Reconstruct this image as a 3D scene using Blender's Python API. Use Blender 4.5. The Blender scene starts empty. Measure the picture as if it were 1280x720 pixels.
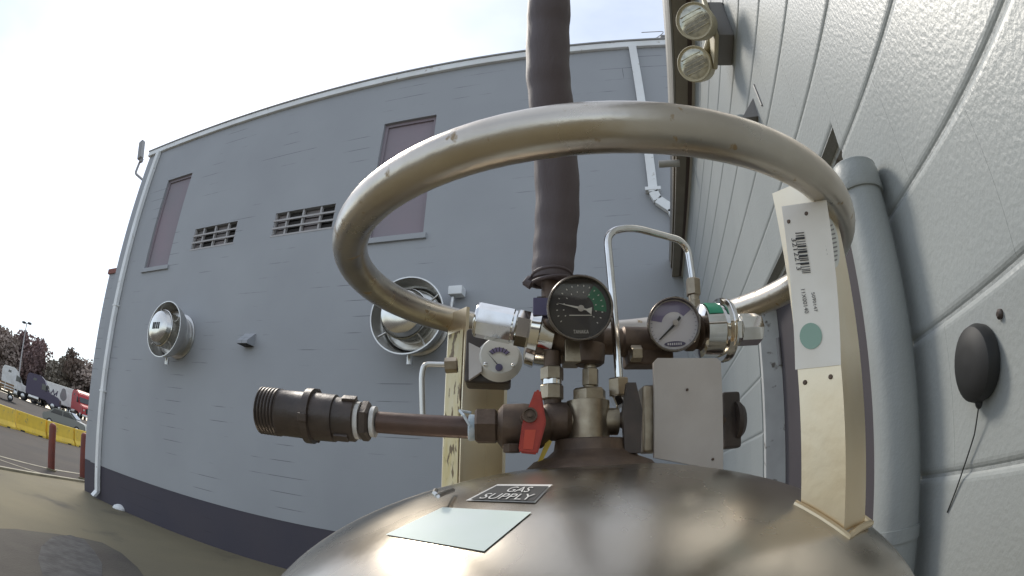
import bpy, bmesh, math, random
from mathutils import Vector, Matrix, Euler
rnd = random.Random(7)
R = math.radians
scene = bpy.context.scene
col = scene.collection

# ------------------------------------------------------------------ camera (wide fisheye action camera)
PHI = R(14.22)                      # the walls are the world axes; the camera looks a little left of +Y
PITCH, ROLL = R(20.31), R(1.436)
FPX, K3 = 717.6, 0.141              # lens: theta = x + K3 x^3, x = r / FPX (photograph pixels, 1280 wide)
CAMH = 1.33
def rot_old():
    cr, sr, c, s = math.cos(ROLL), math.sin(ROLL), math.cos(PITCH), math.sin(PITCH)
    R0 = Matrix(((cr, -sr, 0), (sr, cr, 0), (0, 0, 1)))
    M = Matrix(((1, 0, 0), (0, 0, -1), (0, 1, 0)))
    P = Matrix(((1, 0, 0), (0, c, -s), (0, s, c)))
    return P @ M @ R0
RO = rot_old()
RZ = Matrix.Rotation(PHI, 3, 'Z')
cd = bpy.data.cameras.new('camera'); cam = bpy.data.objects.new('camera', cd); col.objects.link(cam)
scene.camera = cam
cam.matrix_world = Matrix.Translation((0, 0, CAMH)) @ (RZ @ RO).to_4x4()
scene.render.engine = 'CYCLES'
cd.type = 'PANO'
FMM = FPX * 36 / 1280
_c = cd if hasattr(cd, 'fisheye_polynomial_k0') else cd.cycles
_c.panorama_type = 'FISHEYE_LENS_POLYNOMIAL'
_c.fisheye_fov = R(180)
_c.fisheye_polynomial_k0 = 0
_c.fisheye_polynomial_k1 = -1 / FMM
_c.fisheye_polynomial_k2 = 0
_c.fisheye_polynomial_k3 = -K3 / FMM ** 3
_c.fisheye_polynomial_k4 = 0
cd.sensor_width = 36
cd.clip_start = 0.005; cd.clip_end = 5000
scene.render.resolution_x, scene.render.resolution_y = 1024, 576

# ------------------------------------------------------------------ sky, sun, exposure
SUN_AZ, SUN_EL = R(-40), R(46)     # azimuth from the camera heading
sv = RZ @ Vector((math.sin(SUN_AZ) * math.cos(SUN_EL), math.cos(SUN_AZ) * math.cos(SUN_EL), math.sin(SUN_EL)))
w = bpy.data.worlds.new('World'); scene.world = w; w.use_nodes = True
nt = w.node_tree; N = nt.nodes; bg = N['Background']
sky = N.new('ShaderNodeTexSky'); sky.sky_type = 'NISHITA'; sky.sun_disc = False
sky.sun_elevation = SUN_EL; sky.sun_rotation = math.atan2(sv.x, sv.y)
sky.dust_density = 0.8; sky.air_density = 1.0; sky.ozone_density = 1.0
tc = N.new('ShaderNodeTexCoord'); mp = N.new('ShaderNodeMapping'); mp.inputs['Location'].default_value = (0.3, 0.2, 0.1)
mp.inputs['Scale'].default_value = (1, 1, 2.2)
ns = N.new('ShaderNodeTexNoise'); ns.inputs['Scale'].default_value = 1.6; ns.inputs['Detail'].default_value = 6
rp = N.new('ShaderNodeValToRGB'); rp.color_ramp.elements[0].position = 0.30; rp.color_ramp.elements[0].color = (0.16,) * 3 + (1,)
rp.color_ramp.elements[1].position = 0.52; rp.color_ramp.elements[1].color = (0.42,) * 3 + (1,)
mx = N.new('ShaderNodeMix'); mx.data_type = 'RGBA'
L = nt.links.new
L(tc.outputs['Generated'], mp.inputs['Vector']); L(mp.outputs[0], ns.inputs['Vector']); L(ns.outputs['Fac'], rp.inputs['Fac'])
L(rp.outputs[0], mx.inputs['Factor']); L(sky.outputs[0], mx.inputs['A']); mx.inputs['B'].default_value = (9.4, 9.8, 10.2, 1)
L(mx.outputs['Result'], bg.inputs['Color']); bg.inputs['Strength'].default_value = 0.088
sd = bpy.data.lights.new('sun', 'SUN'); so = bpy.data.objects.new('sun', sd); col.objects.link(so)
sd.energy = 1.3; sd.angle = R(14); sd.color = (1.0, 0.94, 0.84)
so.rotation_euler = (-sv).to_track_quat('-Z', 'Y').to_euler()
scene.view_settings.view_transform = 'Standard'; scene.view_settings.look = 'None'
scene.view_settings.exposure = 0.95; scene.view_settings.gamma = 1

# ------------------------------------------------------------------ helpers: pixels of the photograph -> directions
def ray_o(x, y):
    u, v = x - 640, y - 360; r = math.hypot(u, v); t = r / FPX; th = t + K3 * t ** 3
    s = math.sin(th) / max(r, 1e-9)
    return RO @ Vector((u * s, -v * s, -math.cos(th)))
def ray(x, y): return RZ @ ray_o(x, y)
C0 = Vector((0, 0, CAMH))
def onY(x, y, Y): r = ray(x, y); return C0 + r * (Y / r.y)
def onX(x, y, X): r = ray(x, y); return C0 + r * (X / r.x)
def onG(x, y, z=0.0): r = ray(x, y); return C0 + r * ((z - CAMH) / r.z)
def atD(x, y, d): r = ray(x, y); return C0 + r * (d / math.hypot(r.x, r.y))
# cylinder frame: axis of the tank; local x = to the right of the camera heading, y = away, z = height above camera + CAMH
AX_O = Vector((0.0768, 0.4423, 0))
AXW = RZ @ AX_O
def Lp(x, y, D=0.44):               # pixel at depth D along the heading -> tank-local coordinates
    r = ray_o(x, y); p = r * (D / r.y); return Vector((p.x - AX_O.x, p.y - AX_O.y, p.z + CAMH))
DRC, DB_, DZ0 = 0.28, 0.20, CAMH + 0.02
def on_dome(x, y, off=0.0008):
    r = ray_o(x, y); o = Vector((-AX_O.x, -AX_O.y, CAMH - (DZ0 - DB_)))
    S = Vector((1 / (DRC + off), 1 / (DRC + off), 1 / (DB_ + off)))
    a = Vector((r.x * S.x, r.y * S.y, r.z * S.z)); b = Vector((o.x * S.x, o.y * S.y, o.z * S.z))
    A, B, Cc = a.dot(a), a.dot(b), b.dot(b) - 1
    t = (-B - math.sqrt(max(B * B - A * Cc, 0))) / A
    p = o + r * t; p.z += DZ0 - DB_; return p
def dome_z(x, y): q = (x * x + y * y) / DRC ** 2; return DZ0 - DB_ + DB_ * math.sqrt(max(0, 1 - q))

# ------------------------------------------------------------------ helpers: materials
MATS = {}
def mat(name, c, rough=0.6, metal=0.0, c2=None, scale=6.0, lo=0.35, hi=0.65, bump=0.0, bscale=60.0, spec=0.5,
        spots=None, sp_scale=30.0, sp_lo=0.62, sp_hi=0.7, stretch=(1, 1, 1), rvar=0.0, pos=False):
    m = bpy.data.materials.new(name); m.use_nodes = True; t = m.node_tree; n = t.nodes; b = n['Principled BSDF']
    b.inputs['Base Color'].default_value = (*c, 1); b.inputs['Roughness'].default_value = rough
    b.inputs['Metallic'].default_value = metal; b.inputs['Specular IOR Level'].default_value = spec
    tcn = n.new('ShaderNodeTexCoord'); mpn = n.new('ShaderNodeMapping'); mpn.inputs['Scale'].default_value = stretch
    t.links.new(n.new('ShaderNodeNewGeometry').outputs['Position'] if pos else tcn.outputs['Object'], mpn.inputs['Vector'])
    out = None
    def noise(s, d=5):
        x = n.new('ShaderNodeTexNoise'); x.inputs['Scale'].default_value = s; x.inputs['Detail'].default_value = d
        t.links.new(mpn.outputs[0], x.inputs['Vector']); return x
    def ramp(src, a, bb):
        r_ = n.new('ShaderNodeMapRange'); r_.inputs['From Min'].default_value = a; r_.inputs['From Max'].default_value = bb
        t.links.new(src, r_.inputs['Value']); return r_.outputs[0]
    if c2 is not None:
        nz = noise(scale); f = ramp(nz.outputs['Fac'], lo, hi)
        mxn = n.new('ShaderNodeMix'); mxn.data_type = 'RGBA'
        t.links.new(f, mxn.inputs['Factor']); mxn.inputs['A'].default_value = (*c, 1); mxn.inputs['B'].default_value = (*c2, 1)
        out = mxn.outputs['Result']
    if spots is not None:
        nz = noise(sp_scale, 8); f = ramp(nz.outputs['Fac'], sp_lo, sp_hi)
        mxn = n.new('ShaderNodeMix'); mxn.data_type = 'RGBA'
        t.links.new(f, mxn.inputs['Factor'])
        if out is not None: t.links.new(out, mxn.inputs['A'])
        else: mxn.inputs['A'].default_value = (*c, 1)
        mxn.inputs['B'].default_value = (*spots, 1); out = mxn.outputs['Result']
        if metal > 0.5:
            inv = n.new('ShaderNodeMapRange'); inv.inputs['To Min'].default_value = metal; inv.inputs['To Max'].default_value = 0.1
            t.links.new(f, inv.inputs['Value']); t.links.new(inv.outputs[0], b.inputs['Metallic'])
    if out is not None: t.links.new(out, b.inputs['Base Color'])
    if rvar:
        nz = noise(scale * 2.3); rr = n.new('ShaderNodeMapRange'); rr.inputs['From Min'].default_value = 0.3; rr.inputs['From Max'].default_value = 0.7
        rr.inputs['To Min'].default_value = max(0.02, rough - rvar); rr.inputs['To Max'].default_value = rough + rvar
        t.links.new(nz.outputs['Fac'], rr.inputs['Value']); t.links.new(rr.outputs[0], b.inputs['Roughness'])
    if bump:
        nz = noise(bscale, 6); bp = n.new('ShaderNodeBump'); bp.inputs['Strength'].default_value = bump; bp.inputs['Distance'].default_value = 0.01
        t.links.new(nz.outputs['Fac'], bp.inputs['Height']); t.links.new(bp.outputs[0], b.inputs['Normal'])
    MATS[name] = m; return m

# ------------------------------------------------------------------ helpers: meshes
class MB:
    """collects shapes into one bmesh"""
    def __init__(s): s.bm = bmesh.new(); s.wn = False
    def poly(s, pts):
        return s.bm.faces.new([s.bm.verts.new(p) for p in pts])
    def box(s, a, b, bev=0.0, M=None):
        a, b = Vector(a), Vector(b)
        r = bmesh.ops.create_cube(s.bm, size=1.0)
        vs = r['verts']
        bmesh.ops.scale(s.bm, vec=b - a, verts=vs); bmesh.ops.translate(s.bm, vec=(a + b) / 2, verts=vs)
        if bev:
            s.wn = True
            es = list({e for v in vs for e in v.link_edges})
            q = bmesh.ops.bevel(s.bm, geom=es, offset=bev, segments=2, affect='EDGES', profile=0.5)
            vs = list({v for f in q['faces'] for v in f.verts} | {v for v in vs if v.is_valid})
        if M is not None:
            bmesh.ops.transform(s.bm, matrix=M, verts=vs)
        return s
    def lathe(s, prof, o=(0, 0, 0), ax=(0, 0, 1), n=32, caps=True, roll=0.0):
        """prof = [(distance along axis, radius), ...]"""
        ax = Vector(ax).normalized(); q = Vector((0, 0, 1)).rotation_difference(ax); o = Vector(o); rings = []
        for h, r in prof:
            rings.append([s.bm.verts.new(o + q @ Vector((r * math.cos(2 * math.pi * i / n + roll), r * math.sin(2 * math.pi * i / n + roll), h))) for i in range(n)])
        for A, B in zip(rings, rings[1:]):
            for i in range(n): s.bm.faces.new((A[i], A[(i + 1) % n], B[(i + 1) % n], B[i]))
        if caps:
            if prof[0][1] > 1e-6: s.bm.faces.new(rings[0][::-1])
            if prof[-1][1] > 1e-6: s.bm.faces.new(rings[-1])
        return s
    def cyl(s, a, b, r, r2=None, n=24):
        a, b = Vector(a), Vector(b); return s.lathe([(0, r), ((b - a).length, r if r2 is None else r2)], a, b - a, n)
    def hexa(s, a, b, r, bev=0.12, roll=0.2):
        a, b = Vector(a), Vector(b); l = (b - a).length; k = min(r * bev, l * .3)
        return s.lathe([(0, r - k), (k, r), (l - k, r), (l, r - k)], a, b - a, 6, roll=roll)
    def tube(s, pts, r, n=12, closed=False, radii=None):
        pts = [Vector(p) for p in pts]; m = len(pts); rings = []
        up = None
        for i, p in enumerate(pts):
            t = (pts[(i + 1) % m] - pts[i - 1]) if closed else (pts[min(i + 1, m - 1)] - pts[max(i - 1, 0)])
            t.normalize()
            if up is None: up = t.orthogonal().normalized()
            up = (up - t * up.dot(t)).normalized(); bi = t.cross(up)
            rr = radii[i] if radii else r
            rings.append([s.bm.verts.new(p + (up * math.cos(2 * math.pi * k / n) + bi * math.sin(2 * math.pi * k / n)) * rr) for k in range(n)])
        for i in range(m if closed else m - 1):
            A, B = rings[i], rings[(i + 1) % m]
            if closed and i == m - 1:      # align the seam
                k0 = min(range(n), key=lambda k: (B[k].co - A[0].co).length); B = B[k0:] + B[:k0]
            for k in range(n): s.bm.faces.new((A[k], A[(k + 1) % n], B[(k + 1) % n], B[k]))
        if not closed:
            s.bm.faces.new(rings[0][::-1]); s.bm.faces.new(rings[-1])
        return s
    def prism(s, pts, d):
        """flat polygon pts extruded by vector d"""
        d = Vector(d); pts = [Vector(p) for p in pts]
        A = [s.bm.verts.new(p) for p in pts]; B = [s.bm.verts.new(p + d) for p in pts]; m = len(pts)
        s.bm.faces.new(A[::-1]); s.bm.faces.new(B)
        for i in range(m): s.bm.faces.new((A[i], A[(i + 1) % m], B[(i + 1) % m], B[i]))
        return s
    def ball(s, c, r, sc=(1, 1, 1), u=16, v=10):
        q = bmesh.ops.create_uvsphere(s.bm, u_segments=u, v_segments=v, radius=r)
        bmesh.ops.scale(s.bm, vec=sc, verts=q['verts']); bmesh.ops.translate(s.bm, vec=c, verts=q['verts']); return s
    def build(s, name, m, parent=None, smooth=35, loc=None, rz=0.0, recalc=True):
        if recalc: bmesh.ops.recalc_face_normals(s.bm, faces=s.bm.faces)
        me = bpy.data.meshes.new(name); s.bm.to_mesh(me); s.bm.free()
        if smooth:
            for p in me.polygons: p.use_smooth = True
            me.set_sharp_from_angle(angle=R(smooth))
        o = link(name, me, m, parent, loc, rz)
        if s.wn and smooth: o.modifiers.new('weighted', 'WEIGHTED_NORMAL').keep_sharp = True
        return o
def link(name, me, m, parent=None, loc=None, rz=0.0):
    if m is not None and not me.materials: me.materials.append(m)
    o = bpy.data.objects.new(name, me); col.objects.link(o)
    if parent is not None: o.parent = parent
    if loc is not None: o.location = loc
    o.rotation_euler.z = rz
    return o
def tag(o, label=None, cat=None, group=None, kind=None):
    if label: o['label'] = label
    if cat: o['category'] = cat
    if group: o['group'] = group
    if kind: o['kind'] = kind
    return o
def thing(name, label, cat, loc=(0, 0, 0), rz=0.0, group=None):
    o = bpy.data.objects.new(name, None); col.objects.link(o); o.location = loc; o.rotation_euler.z = rz
    o.empty_display_size = 0.1
    return tag(o, label, cat, group)
def copy_tree(o, parent=None):
    c = o.copy(); col.objects.link(c); c.parent = parent
    for ch in list(o.children): copy_tree(ch, c)
    return c
_font_cache = {}
def text_faces(txt):
    """triangulated lettering normalised to width 1 x height 1 -> (verts2d, faces)"""
    if txt in _font_cache: return _font_cache[txt]
    cu = bpy.data.curves.new('t', 'FONT'); cu.body = txt; cu.resolution_u = 3
    o = bpy.data.objects.new('t', cu); col.objects.link(o)
    bpy.context.view_layer.update()
    me = bpy.data.meshes.new_from_object(o.evaluated_get(bpy.context.evaluated_depsgraph_get()))
    vs = [(v.co.x, v.co.y) for v in me.vertices]; fs = [tuple(p.vertices) for p in me.polygons]
    bpy.data.objects.remove(o); bpy.data.curves.remove(cu); bpy.data.meshes.remove(me)
    x0, x1 = min(v[0] for v in vs), max(v[0] for v in vs); y0, y1 = min(v[1] for v in vs), max(v[1] for v in vs)
    vs = [((a - x0) / (x1 - x0), (b - y0) / (y1 - y0)) for a, b in vs]
    _font_cache[txt] = (vs, fs); return vs, fs
def text_mesh(name, txt, fn, m, parent=None):
    vs, fs = text_faces(txt); me = bpy.data.meshes.new(name); me.from_pydata([fn(a, b) for a, b in vs], [], fs); me.update()
    return link(name, me, m, parent)
def arc(pts, rad, n=6):
    """polyline with rounded corners"""
    pts = [Vector(p) for p in pts]; out = [pts[0]]
    for a, b, c in zip(pts, pts[1:], pts[2:]):
        d1, d2 = (a - b), (c - b); k = min(rad, d1.length * .45, d2.length * .45)
        p, q = b + d1.normalized() * k, b + d2.normalized() * k
        for i in range(n + 1):
            t = i / n; out.append(p * (1 - t) ** 2 + b * 2 * t * (1 - t) + q * t * t)
    return out + [pts[-1]]

# ------------------------------------------------------------------ materials
M_concrete = mat('concrete_apron', (0.20, 0.168, 0.098), 0.9, c2=(0.145, 0.122, 0.075), scale=0.55, lo=0.3, hi=0.7, bump=0.35, bscale=35, spots=(0.085, 0.072, 0.05), sp_scale=1.1, sp_lo=0.6, sp_hi=0.75)
M_asphalt = mat('asphalt', (0.066, 0.050, 0.036), 0.95, c2=(0.048, 0.038, 0.029), scale=0.5, bump=0.4, bscale=50)
M_patch = mat('dark_ground_patch', (0.062, 0.050, 0.038), 0.85, c2=(0.085, 0.072, 0.052), scale=1.6, bump=0.5, bscale=40)
M_patch2 = mat('grey_patch', (0.10, 0.093, 0.085), 0.9, c2=(0.06, 0.054, 0.048), scale=6, bump=0.6, bscale=25)
M_line = mat('pale_kerb_paint', (0.42, 0.38, 0.27), 0.8, c2=(0.25, 0.22, 0.16), scale=4)
M_soil = mat('strip_soil', (0.075, 0.058, 0.035), 0.95, c2=(0.05, 0.05, 0.03), scale=3)

def block_paint(name, c, c2, rough, bw, bh, joint, jdark, bstr):
    """grey masonry paint over blocks that are too far away to pick apart"""
    m = mat(name, c, rough, c2=c2, scale=0.8, lo=0.3, hi=0.72, bump=0.12, bscale=70)
    t = m.node_tree; n = t.nodes; b = n['Principled BSDF']
    tcn = n.new('ShaderNodeTexCoord'); sp = n.new('ShaderNodeSeparateXYZ'); cb = n.new('ShaderNodeCombineXYZ')
    t.links.new(tcn.outputs['Object'], sp.inputs[0]); t.links.new(sp.outputs['X'], cb.inputs['X']); t.links.new(sp.outputs['Z'], cb.inputs['Y'])
    bk = n.new('ShaderNodeTexBrick'); bk.offset = 0.5; bk.inputs['Scale'].default_value = 1.0
    bk.inputs['Brick Width'].default_value = bw; bk.inputs['Row Height'].default_value = bh; bk.inputs['Mortar Size'].default_value = joint
    bk.inputs['Mortar Smooth'].default_value = 0.3
    bk.inputs['Color1'].default_value = (1, 1, 1, 1); bk.inputs['Color2'].default_value = (0.94, 0.94, 0.94, 1); bk.inputs['Mortar'].default_value = (0, 0, 0, 1)
    t.links.new(cb.outputs[0], bk.inputs['Vector'])
    nz = n.new('ShaderNodeTexNoise'); nz.inputs['Scale'].default_value = 1.3; nz.inputs['Detail'].default_value = 3
    t.links.new(tcn.outputs['Object'], nz.inputs['Vector'])
    mr = n.new('ShaderNodeMapRange'); mr.inputs['From Min'].default_value = 0.55; mr.inputs['From Max'].default_value = 0.63
    t.links.new(nz.outputs['Fac'], mr.inputs['Value'])            # most joints are filled with paint, a few stay open
    ml = n.new('ShaderNodeMath'); ml.operation = 'MULTIPLY'; ml.inputs[1].default_value = jdark
    t.links.new(mr.outputs[0], ml.inputs[0])
    mf = n.new('ShaderNodeMath'); mf.operation = 'MULTIPLY'; t.links.new(ml.outputs[0], mf.inputs[0]); t.links.new(bk.outputs['Fac'], mf.inputs[1])
    mixc = n.new('ShaderNodeMix'); mixc.data_type = 'RGBA'; old = b.inputs['Base Color'].links[0].from_socket
    t.links.new(old, mixc.inputs['A']); mixc.inputs['B'].default_value = (c[0] * .35, c[1] * .35, c[2] * .35, 1)
    t.links.new(mf.outputs[0], mixc.inputs['Factor']); t.links.new(mixc.outputs['Result'], b.inputs['Base Color'])
    bp = n.new('ShaderNodeBump'); bp.inputs['Strength'].default_value = bstr; bp.inputs['Distance'].default_value = 0.01; bp.invert = True
    t.links.new(bk.outputs['Fac'], bp.inputs['Height'])
    oldn = b.inputs['Normal'].links[0].from_node; t.links.new(oldn.outputs[0], bp.inputs['Normal']); t.links.new(bp.outputs[0], b.inputs['Normal'])
    return m
M_wallA = block_paint('grey_masonry_paint', (0.36, 0.37, 0.382), (0.32, 0.328, 0.342), 0.55, 60.0, 0.2032, 0.005, 0.8, 0.08)
M_baseA = block_paint('dark_plinth_paint', (0.055, 0.05, 0.068), (0.07, 0.06, 0.072), 0.7, 60.0, 0.2032, 0.006, 0.3, 0.08)
M_panel = mat('purple_grey_boarding', (0.25, 0.222, 0.24), 0.6, c2=(0.28, 0.225, 0.25), scale=1.2)
M_white = mat('white_painted_metal', (0.86, 0.87, 0.86), 0.4, c2=(0.76, 0.76, 0.74), scale=2.5, spots=(0.45, 0.42, 0.36), sp_scale=9, sp_lo=0.64, sp_hi=0.75)
M_greytrim = mat('grey_trim', (0.30, 0.29, 0.28), 0.6)
M_dark = mat('dark_opening', (0.035, 0.032, 0.03), 0.8)
M_pane_g = mat('grey_pane', (0.20, 0.19, 0.185), 0.5, c2=(0.26, 0.22, 0.22), scale=4)
M_bar = mat('vent_bar', (0.42, 0.40, 0.39), 0.6)
M_redcap = mat('red_coping', (0.25, 0.10, 0.08), 0.8)
M_wallB = mat('pale_block_paint', (0.37, 0.387, 0.375), 0.36, c2=(0.32, 0.338, 0.33), scale=2.2, lo=0.3, hi=0.7, bump=0.13, bscale=110, spec=0.6, spots=(0.31, 0.325, 0.315), sp_scale=160, sp_lo=0.64, sp_hi=0.72, pos=True)
M_mortar = mat('painted_mortar', (0.36, 0.375, 0.365), 0.5, c2=(0.32, 0.335, 0.33), scale=5, bump=0.3, bscale=90)
M_door = mat('dark_door_paint', (0.055, 0.047, 0.053), 0.6, c2=(0.07, 0.06, 0.065), scale=2)
M_frame = mat('door_frame_paint', (0.55, 0.56, 0.54), 0.5, c2=(0.45, 0.45, 0.44), scale=8, spots=(0.16, 0.14, 0.12), sp_scale=20, sp_lo=0.62, sp_hi=0.68)
M_gutter = mat('beige_gutter', (0.40, 0.38, 0.34), 0.45, c2=(0.33, 0.31, 0.27), scale=3)
M_soffit = mat('tan_soffit', (0.30, 0.26, 0.205), 0.7, c2=(0.24, 0.21, 0.165), scale=3)
M_brown = mat('brown_fascia', (0.12, 0.085, 0.07), 0.7)
M_cream = mat('cream_trim', (0.62, 0.57, 0.50), 0.6)
M_pvc = mat('grey_pvc_paint', (0.335, 0.352, 0.342), 0.45, c2=(0.285, 0.302, 0.295), scale=4, bump=0.08, bscale=120)
M_beige = mat('beige_plastic', (0.52, 0.46, 0.31), 0.5, c2=(0.44, 0.39, 0.27), scale=14)
M_lampgrey = mat('grey_enamel', (0.22, 0.21, 0.205), 0.5)
M_lens = mat('lamp_lens', (0.55, 0.53, 0.44), 0.12, c2=(0.35, 0.34, 0.28), scale=40, metal=0.5)
M_rubber = mat('black_rubber', (0.018, 0.018, 0.018), 0.6)
M_alu = mat('spun_aluminium', (0.66, 0.65, 0.62), 0.34, 1.0, c2=(0.55, 0.53, 0.50), scale=6, rvar=0.06)
M_alu2 = mat('polished_cap', (0.75, 0.74, 0.70), 0.22, 1.0, c2=(0.62, 0.60, 0.56), scale=5)
M_steel = mat('satin_stainless', (0.47, 0.43, 0.365), 0.27, 1.0, c2=(0.40, 0.355, 0.295), scale=5, rvar=0.06, stretch=(1, 1, 0.35), bump=0.03, bscale=30)
M_ring = mat('weathered_steel_tube', (0.55, 0.505, 0.44), 0.31, 1.0, c2=(0.45, 0.40, 0.335), scale=14, rvar=0.07, spots=(0.30, 0.21, 0.11), sp_scale=95, sp_lo=0.635, sp_hi=0.70, bump=0.04, bscale=90)
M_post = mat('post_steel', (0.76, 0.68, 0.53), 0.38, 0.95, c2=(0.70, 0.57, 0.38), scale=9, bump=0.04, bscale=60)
M_chrome = mat('chrome', (0.78, 0.77, 0.75), 0.09, 1.0, c2=(0.66, 0.64, 0.60), scale=60)
M_brass = mat('dull_brass', (0.40, 0.345, 0.26), 0.38, 0.9, c2=(0.27, 0.22, 0.16), scale=60, bump=0.05, bscale=200)
M_bronze = mat('dark_bronze', (0.15, 0.105, 0.075), 0.5, 0.6, c2=(0.09, 0.065, 0.05), scale=50, bump=0.08, bscale=150)
M_iron = mat('black_iron', (0.055, 0.045, 0.04), 0.42, 0.25, c2=(0.085, 0.065, 0.055), scale=40, bump=0.06, bscale=200)
M_rustpipe = mat('brown_pipe', (0.10, 0.065, 0.052), 0.45, 0.3, c2=(0.14, 0.085, 0.065), scale=40, bump=0.05, bscale=150)
M_red = mat('red_handle', (0.46, 0.045, 0.022), 0.42, c2=(0.33, 0.03, 0.018), scale=90)
M_tape = mat('white_thread_tape', (0.75, 0.74, 0.72), 0.7, c2=(0.6, 0.58, 0.56), scale=120)
M_blue = mat('pale_blue_tape', (0.50, 0.62, 0.70), 0.6, c2=(0.7, 0.75, 0.78), scale=150)
M_black = mat('black_dial', (0.035, 0.03, 0.03), 0.5)
M_green = mat('green_band', (0.02, 0.16, 0.075), 0.55)
M_greenst = mat('green_sticker', (0.03, 0.30, 0.16), 0.45)
M_dialwhite = mat('white_dial', (0.68, 0.66, 0.70), 0.5)
M_violet = mat('violet_dial_band', (0.20, 0.17, 0.30), 0.5)
M_navy = mat('navy_print', (0.10, 0.09, 0.17), 0.5)
M_print = mat('pale_print', (0.70, 0.67, 0.62), 0.6)
M_ink = mat('black_print', (0.02, 0.02, 0.02), 0.6)
M_label = mat('paper_label', (0.74, 0.74, 0.70), 0.55, c2=(0.66, 0.65, 0.60), scale=30)
M_mint = mat('mint_label', (0.78, 0.84, 0.75), 0.75, spec=0.15, c2=(0.82, 0.86, 0.80), scale=18)
M_dot = mat('grey_green_dot', (0.25, 0.38, 0.31), 0.5)
M_plate = mat('grey_plate', (0.52, 0.485, 0.45), 0.5, 0.15, c2=(0.46, 0.42, 0.385), scale=20, bump=0.03, bscale=120)
M_hose = mat('foam_hose_cover', (0.078, 0.055, 0.053), 0.6, c2=(0.10, 0.078, 0.08), scale=14, stretch=(1, 1, 0.3), bump=0.25, bscale=45)
M_yellowtag = mat('yellow_tag', (0.62, 0.45, 0.06), 0.5)
def glass(name, rough=0.02, tint=(1, 1, 1)):
    m = bpy.data.materials.new(name); m.use_nodes = True; t = m.node_tree; n = t.nodes
    for x in list(n):
        if x.type != 'OUTPUT_MATERIAL': n.remove(x)
    tr = n.new('ShaderNodeBsdfTransparent'); tr.inputs[0].default_value = (*tint, 1); gl = n.new('ShaderNodeBsdfGlossy'); gl.inputs['Roughness'].default_value = rough
    fr = n.new('ShaderNodeFresnel'); fr.inputs[0].default_value = 1.5; mxs = n.new('ShaderNodeMixShader')
    t.links.new(fr.outputs[0], mxs.inputs[0]); t.links.new(tr.outputs[0], mxs.inputs[1]); t.links.new(gl.outputs[0], mxs.inputs[2])
    t.links.new(mxs.outputs[0], n['Material Output'].inputs[0]); return m
M_glass = glass('gauge_glass', 0.06, (0.93, 0.92, 0.9))
M_carglass = mat('vehicle_glass', (0.03, 0.035, 0.04), 0.1, spec=0.7)

# ------------------------------------------------------------------ ground
def gz(d):
    t = min(max((d - 34) / 48, 0), 1); return 1.85 * t * t * (3 - 2 * t)
mb = MB(); rad = [0, 1, 3, 6, 10, 15, 22, 30, 36, 42, 48, 54, 60, 66, 72, 78, 86, 110, 200, 500, 1500, 4000]; nA = 96; rings = []
for d in rad[1:]:
    rings.append([mb.bm.verts.new((d * math.cos(2 * math.pi * i / nA), d * math.sin(2 * math.pi * i / nA), gz(d))) for i in range(nA)])
c = mb.bm.verts.new((0, 0, 0))
for i in range(nA): mb.bm.faces.new((c, rings[0][i], rings[0][(i + 1) % nA]))
for A, B in zip(rings, rings[1:]):
    for i in range(nA): mb.bm.faces.new((A[i], B[i], B[(i + 1) % nA], A[(i + 1) % nA]))
tag(mb.build('ground', M_asphalt), 'dark brown asphalt of the truck lot rising towards the trees', kind='structure')
def g(x, y, z=0.0): p = onG(x, y); p.z = z; return p
# concrete apron in front of the buildings; its far edge is the pale kerb line on the left
e0, e1, e2 = g(0, 586), g(70, 597.7), g(109, 603.5)
d0 = (e0 - e1).normalized(); d2 = (e2 - e1).normalized()
far = e0 + d0 * 40; nearr = e2 + d2 * 8
mb = MB(); mb.prism([(2.0, -14, -.1), (2.0, 7, -.1), (nearr.x, nearr.y, -.1), (e2.x, e2.y, -.1), (e1.x, e1.y, -.1), (e0.x, e0.y, -.1), (far.x, far.y, -.1), (far.x, -30, -.1), (2, -30, -.1)], (0, 0, .104))
tag(mb.build('concrete_apron', M_concrete, smooth=0), 'worn tan concrete apron in front of the grey building', kind='structure')
def strip(name, pts, wd, m, h, z0=0.0, label=None):
    mb = MB()
    for a, b in zip(pts, pts[1:]):
        t = (b - a).normalized(); n_ = Vector((-t.y, t.x, 0)) * wd / 2
        mb.prism([a - n_ + Vector((0, 0, z0)), b - n_ + Vector((0, 0, z0)), b + n_ + Vector((0, 0, z0)), a + n_ + Vector((0, 0, z0))], (0, 0, h))
    return tag(mb.build(name, m, smooth=0), label, kind='structure')
strip('kerb', [far, e0, e1, e2, nearr], 0.12, M_line, 0.05, 0.0, 'pale kerb along the edge of the concrete apron')
a0, a1, a2 = g(0, 570.5), g(66, 587), g(97, 592)
strip('painted_line', [a0 + (a0 - a1).normalized() * 25, a0, a1, a2, a2 + (a2 - a1).normalized() * 6], 0.14, M_line, 0.004, 0.004, 'thin pale line painted on the asphalt beyond the kerb')
b0 = g(0, 575)
strip('worn_line', [b0 + (b0 - e1).normalized() * 25, b0, e1 + (b0 - e1).normalized() * .3], 0.10, M_line, 0.004, 0.004, 'faded pale line meeting the kerb at an angle')
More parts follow.
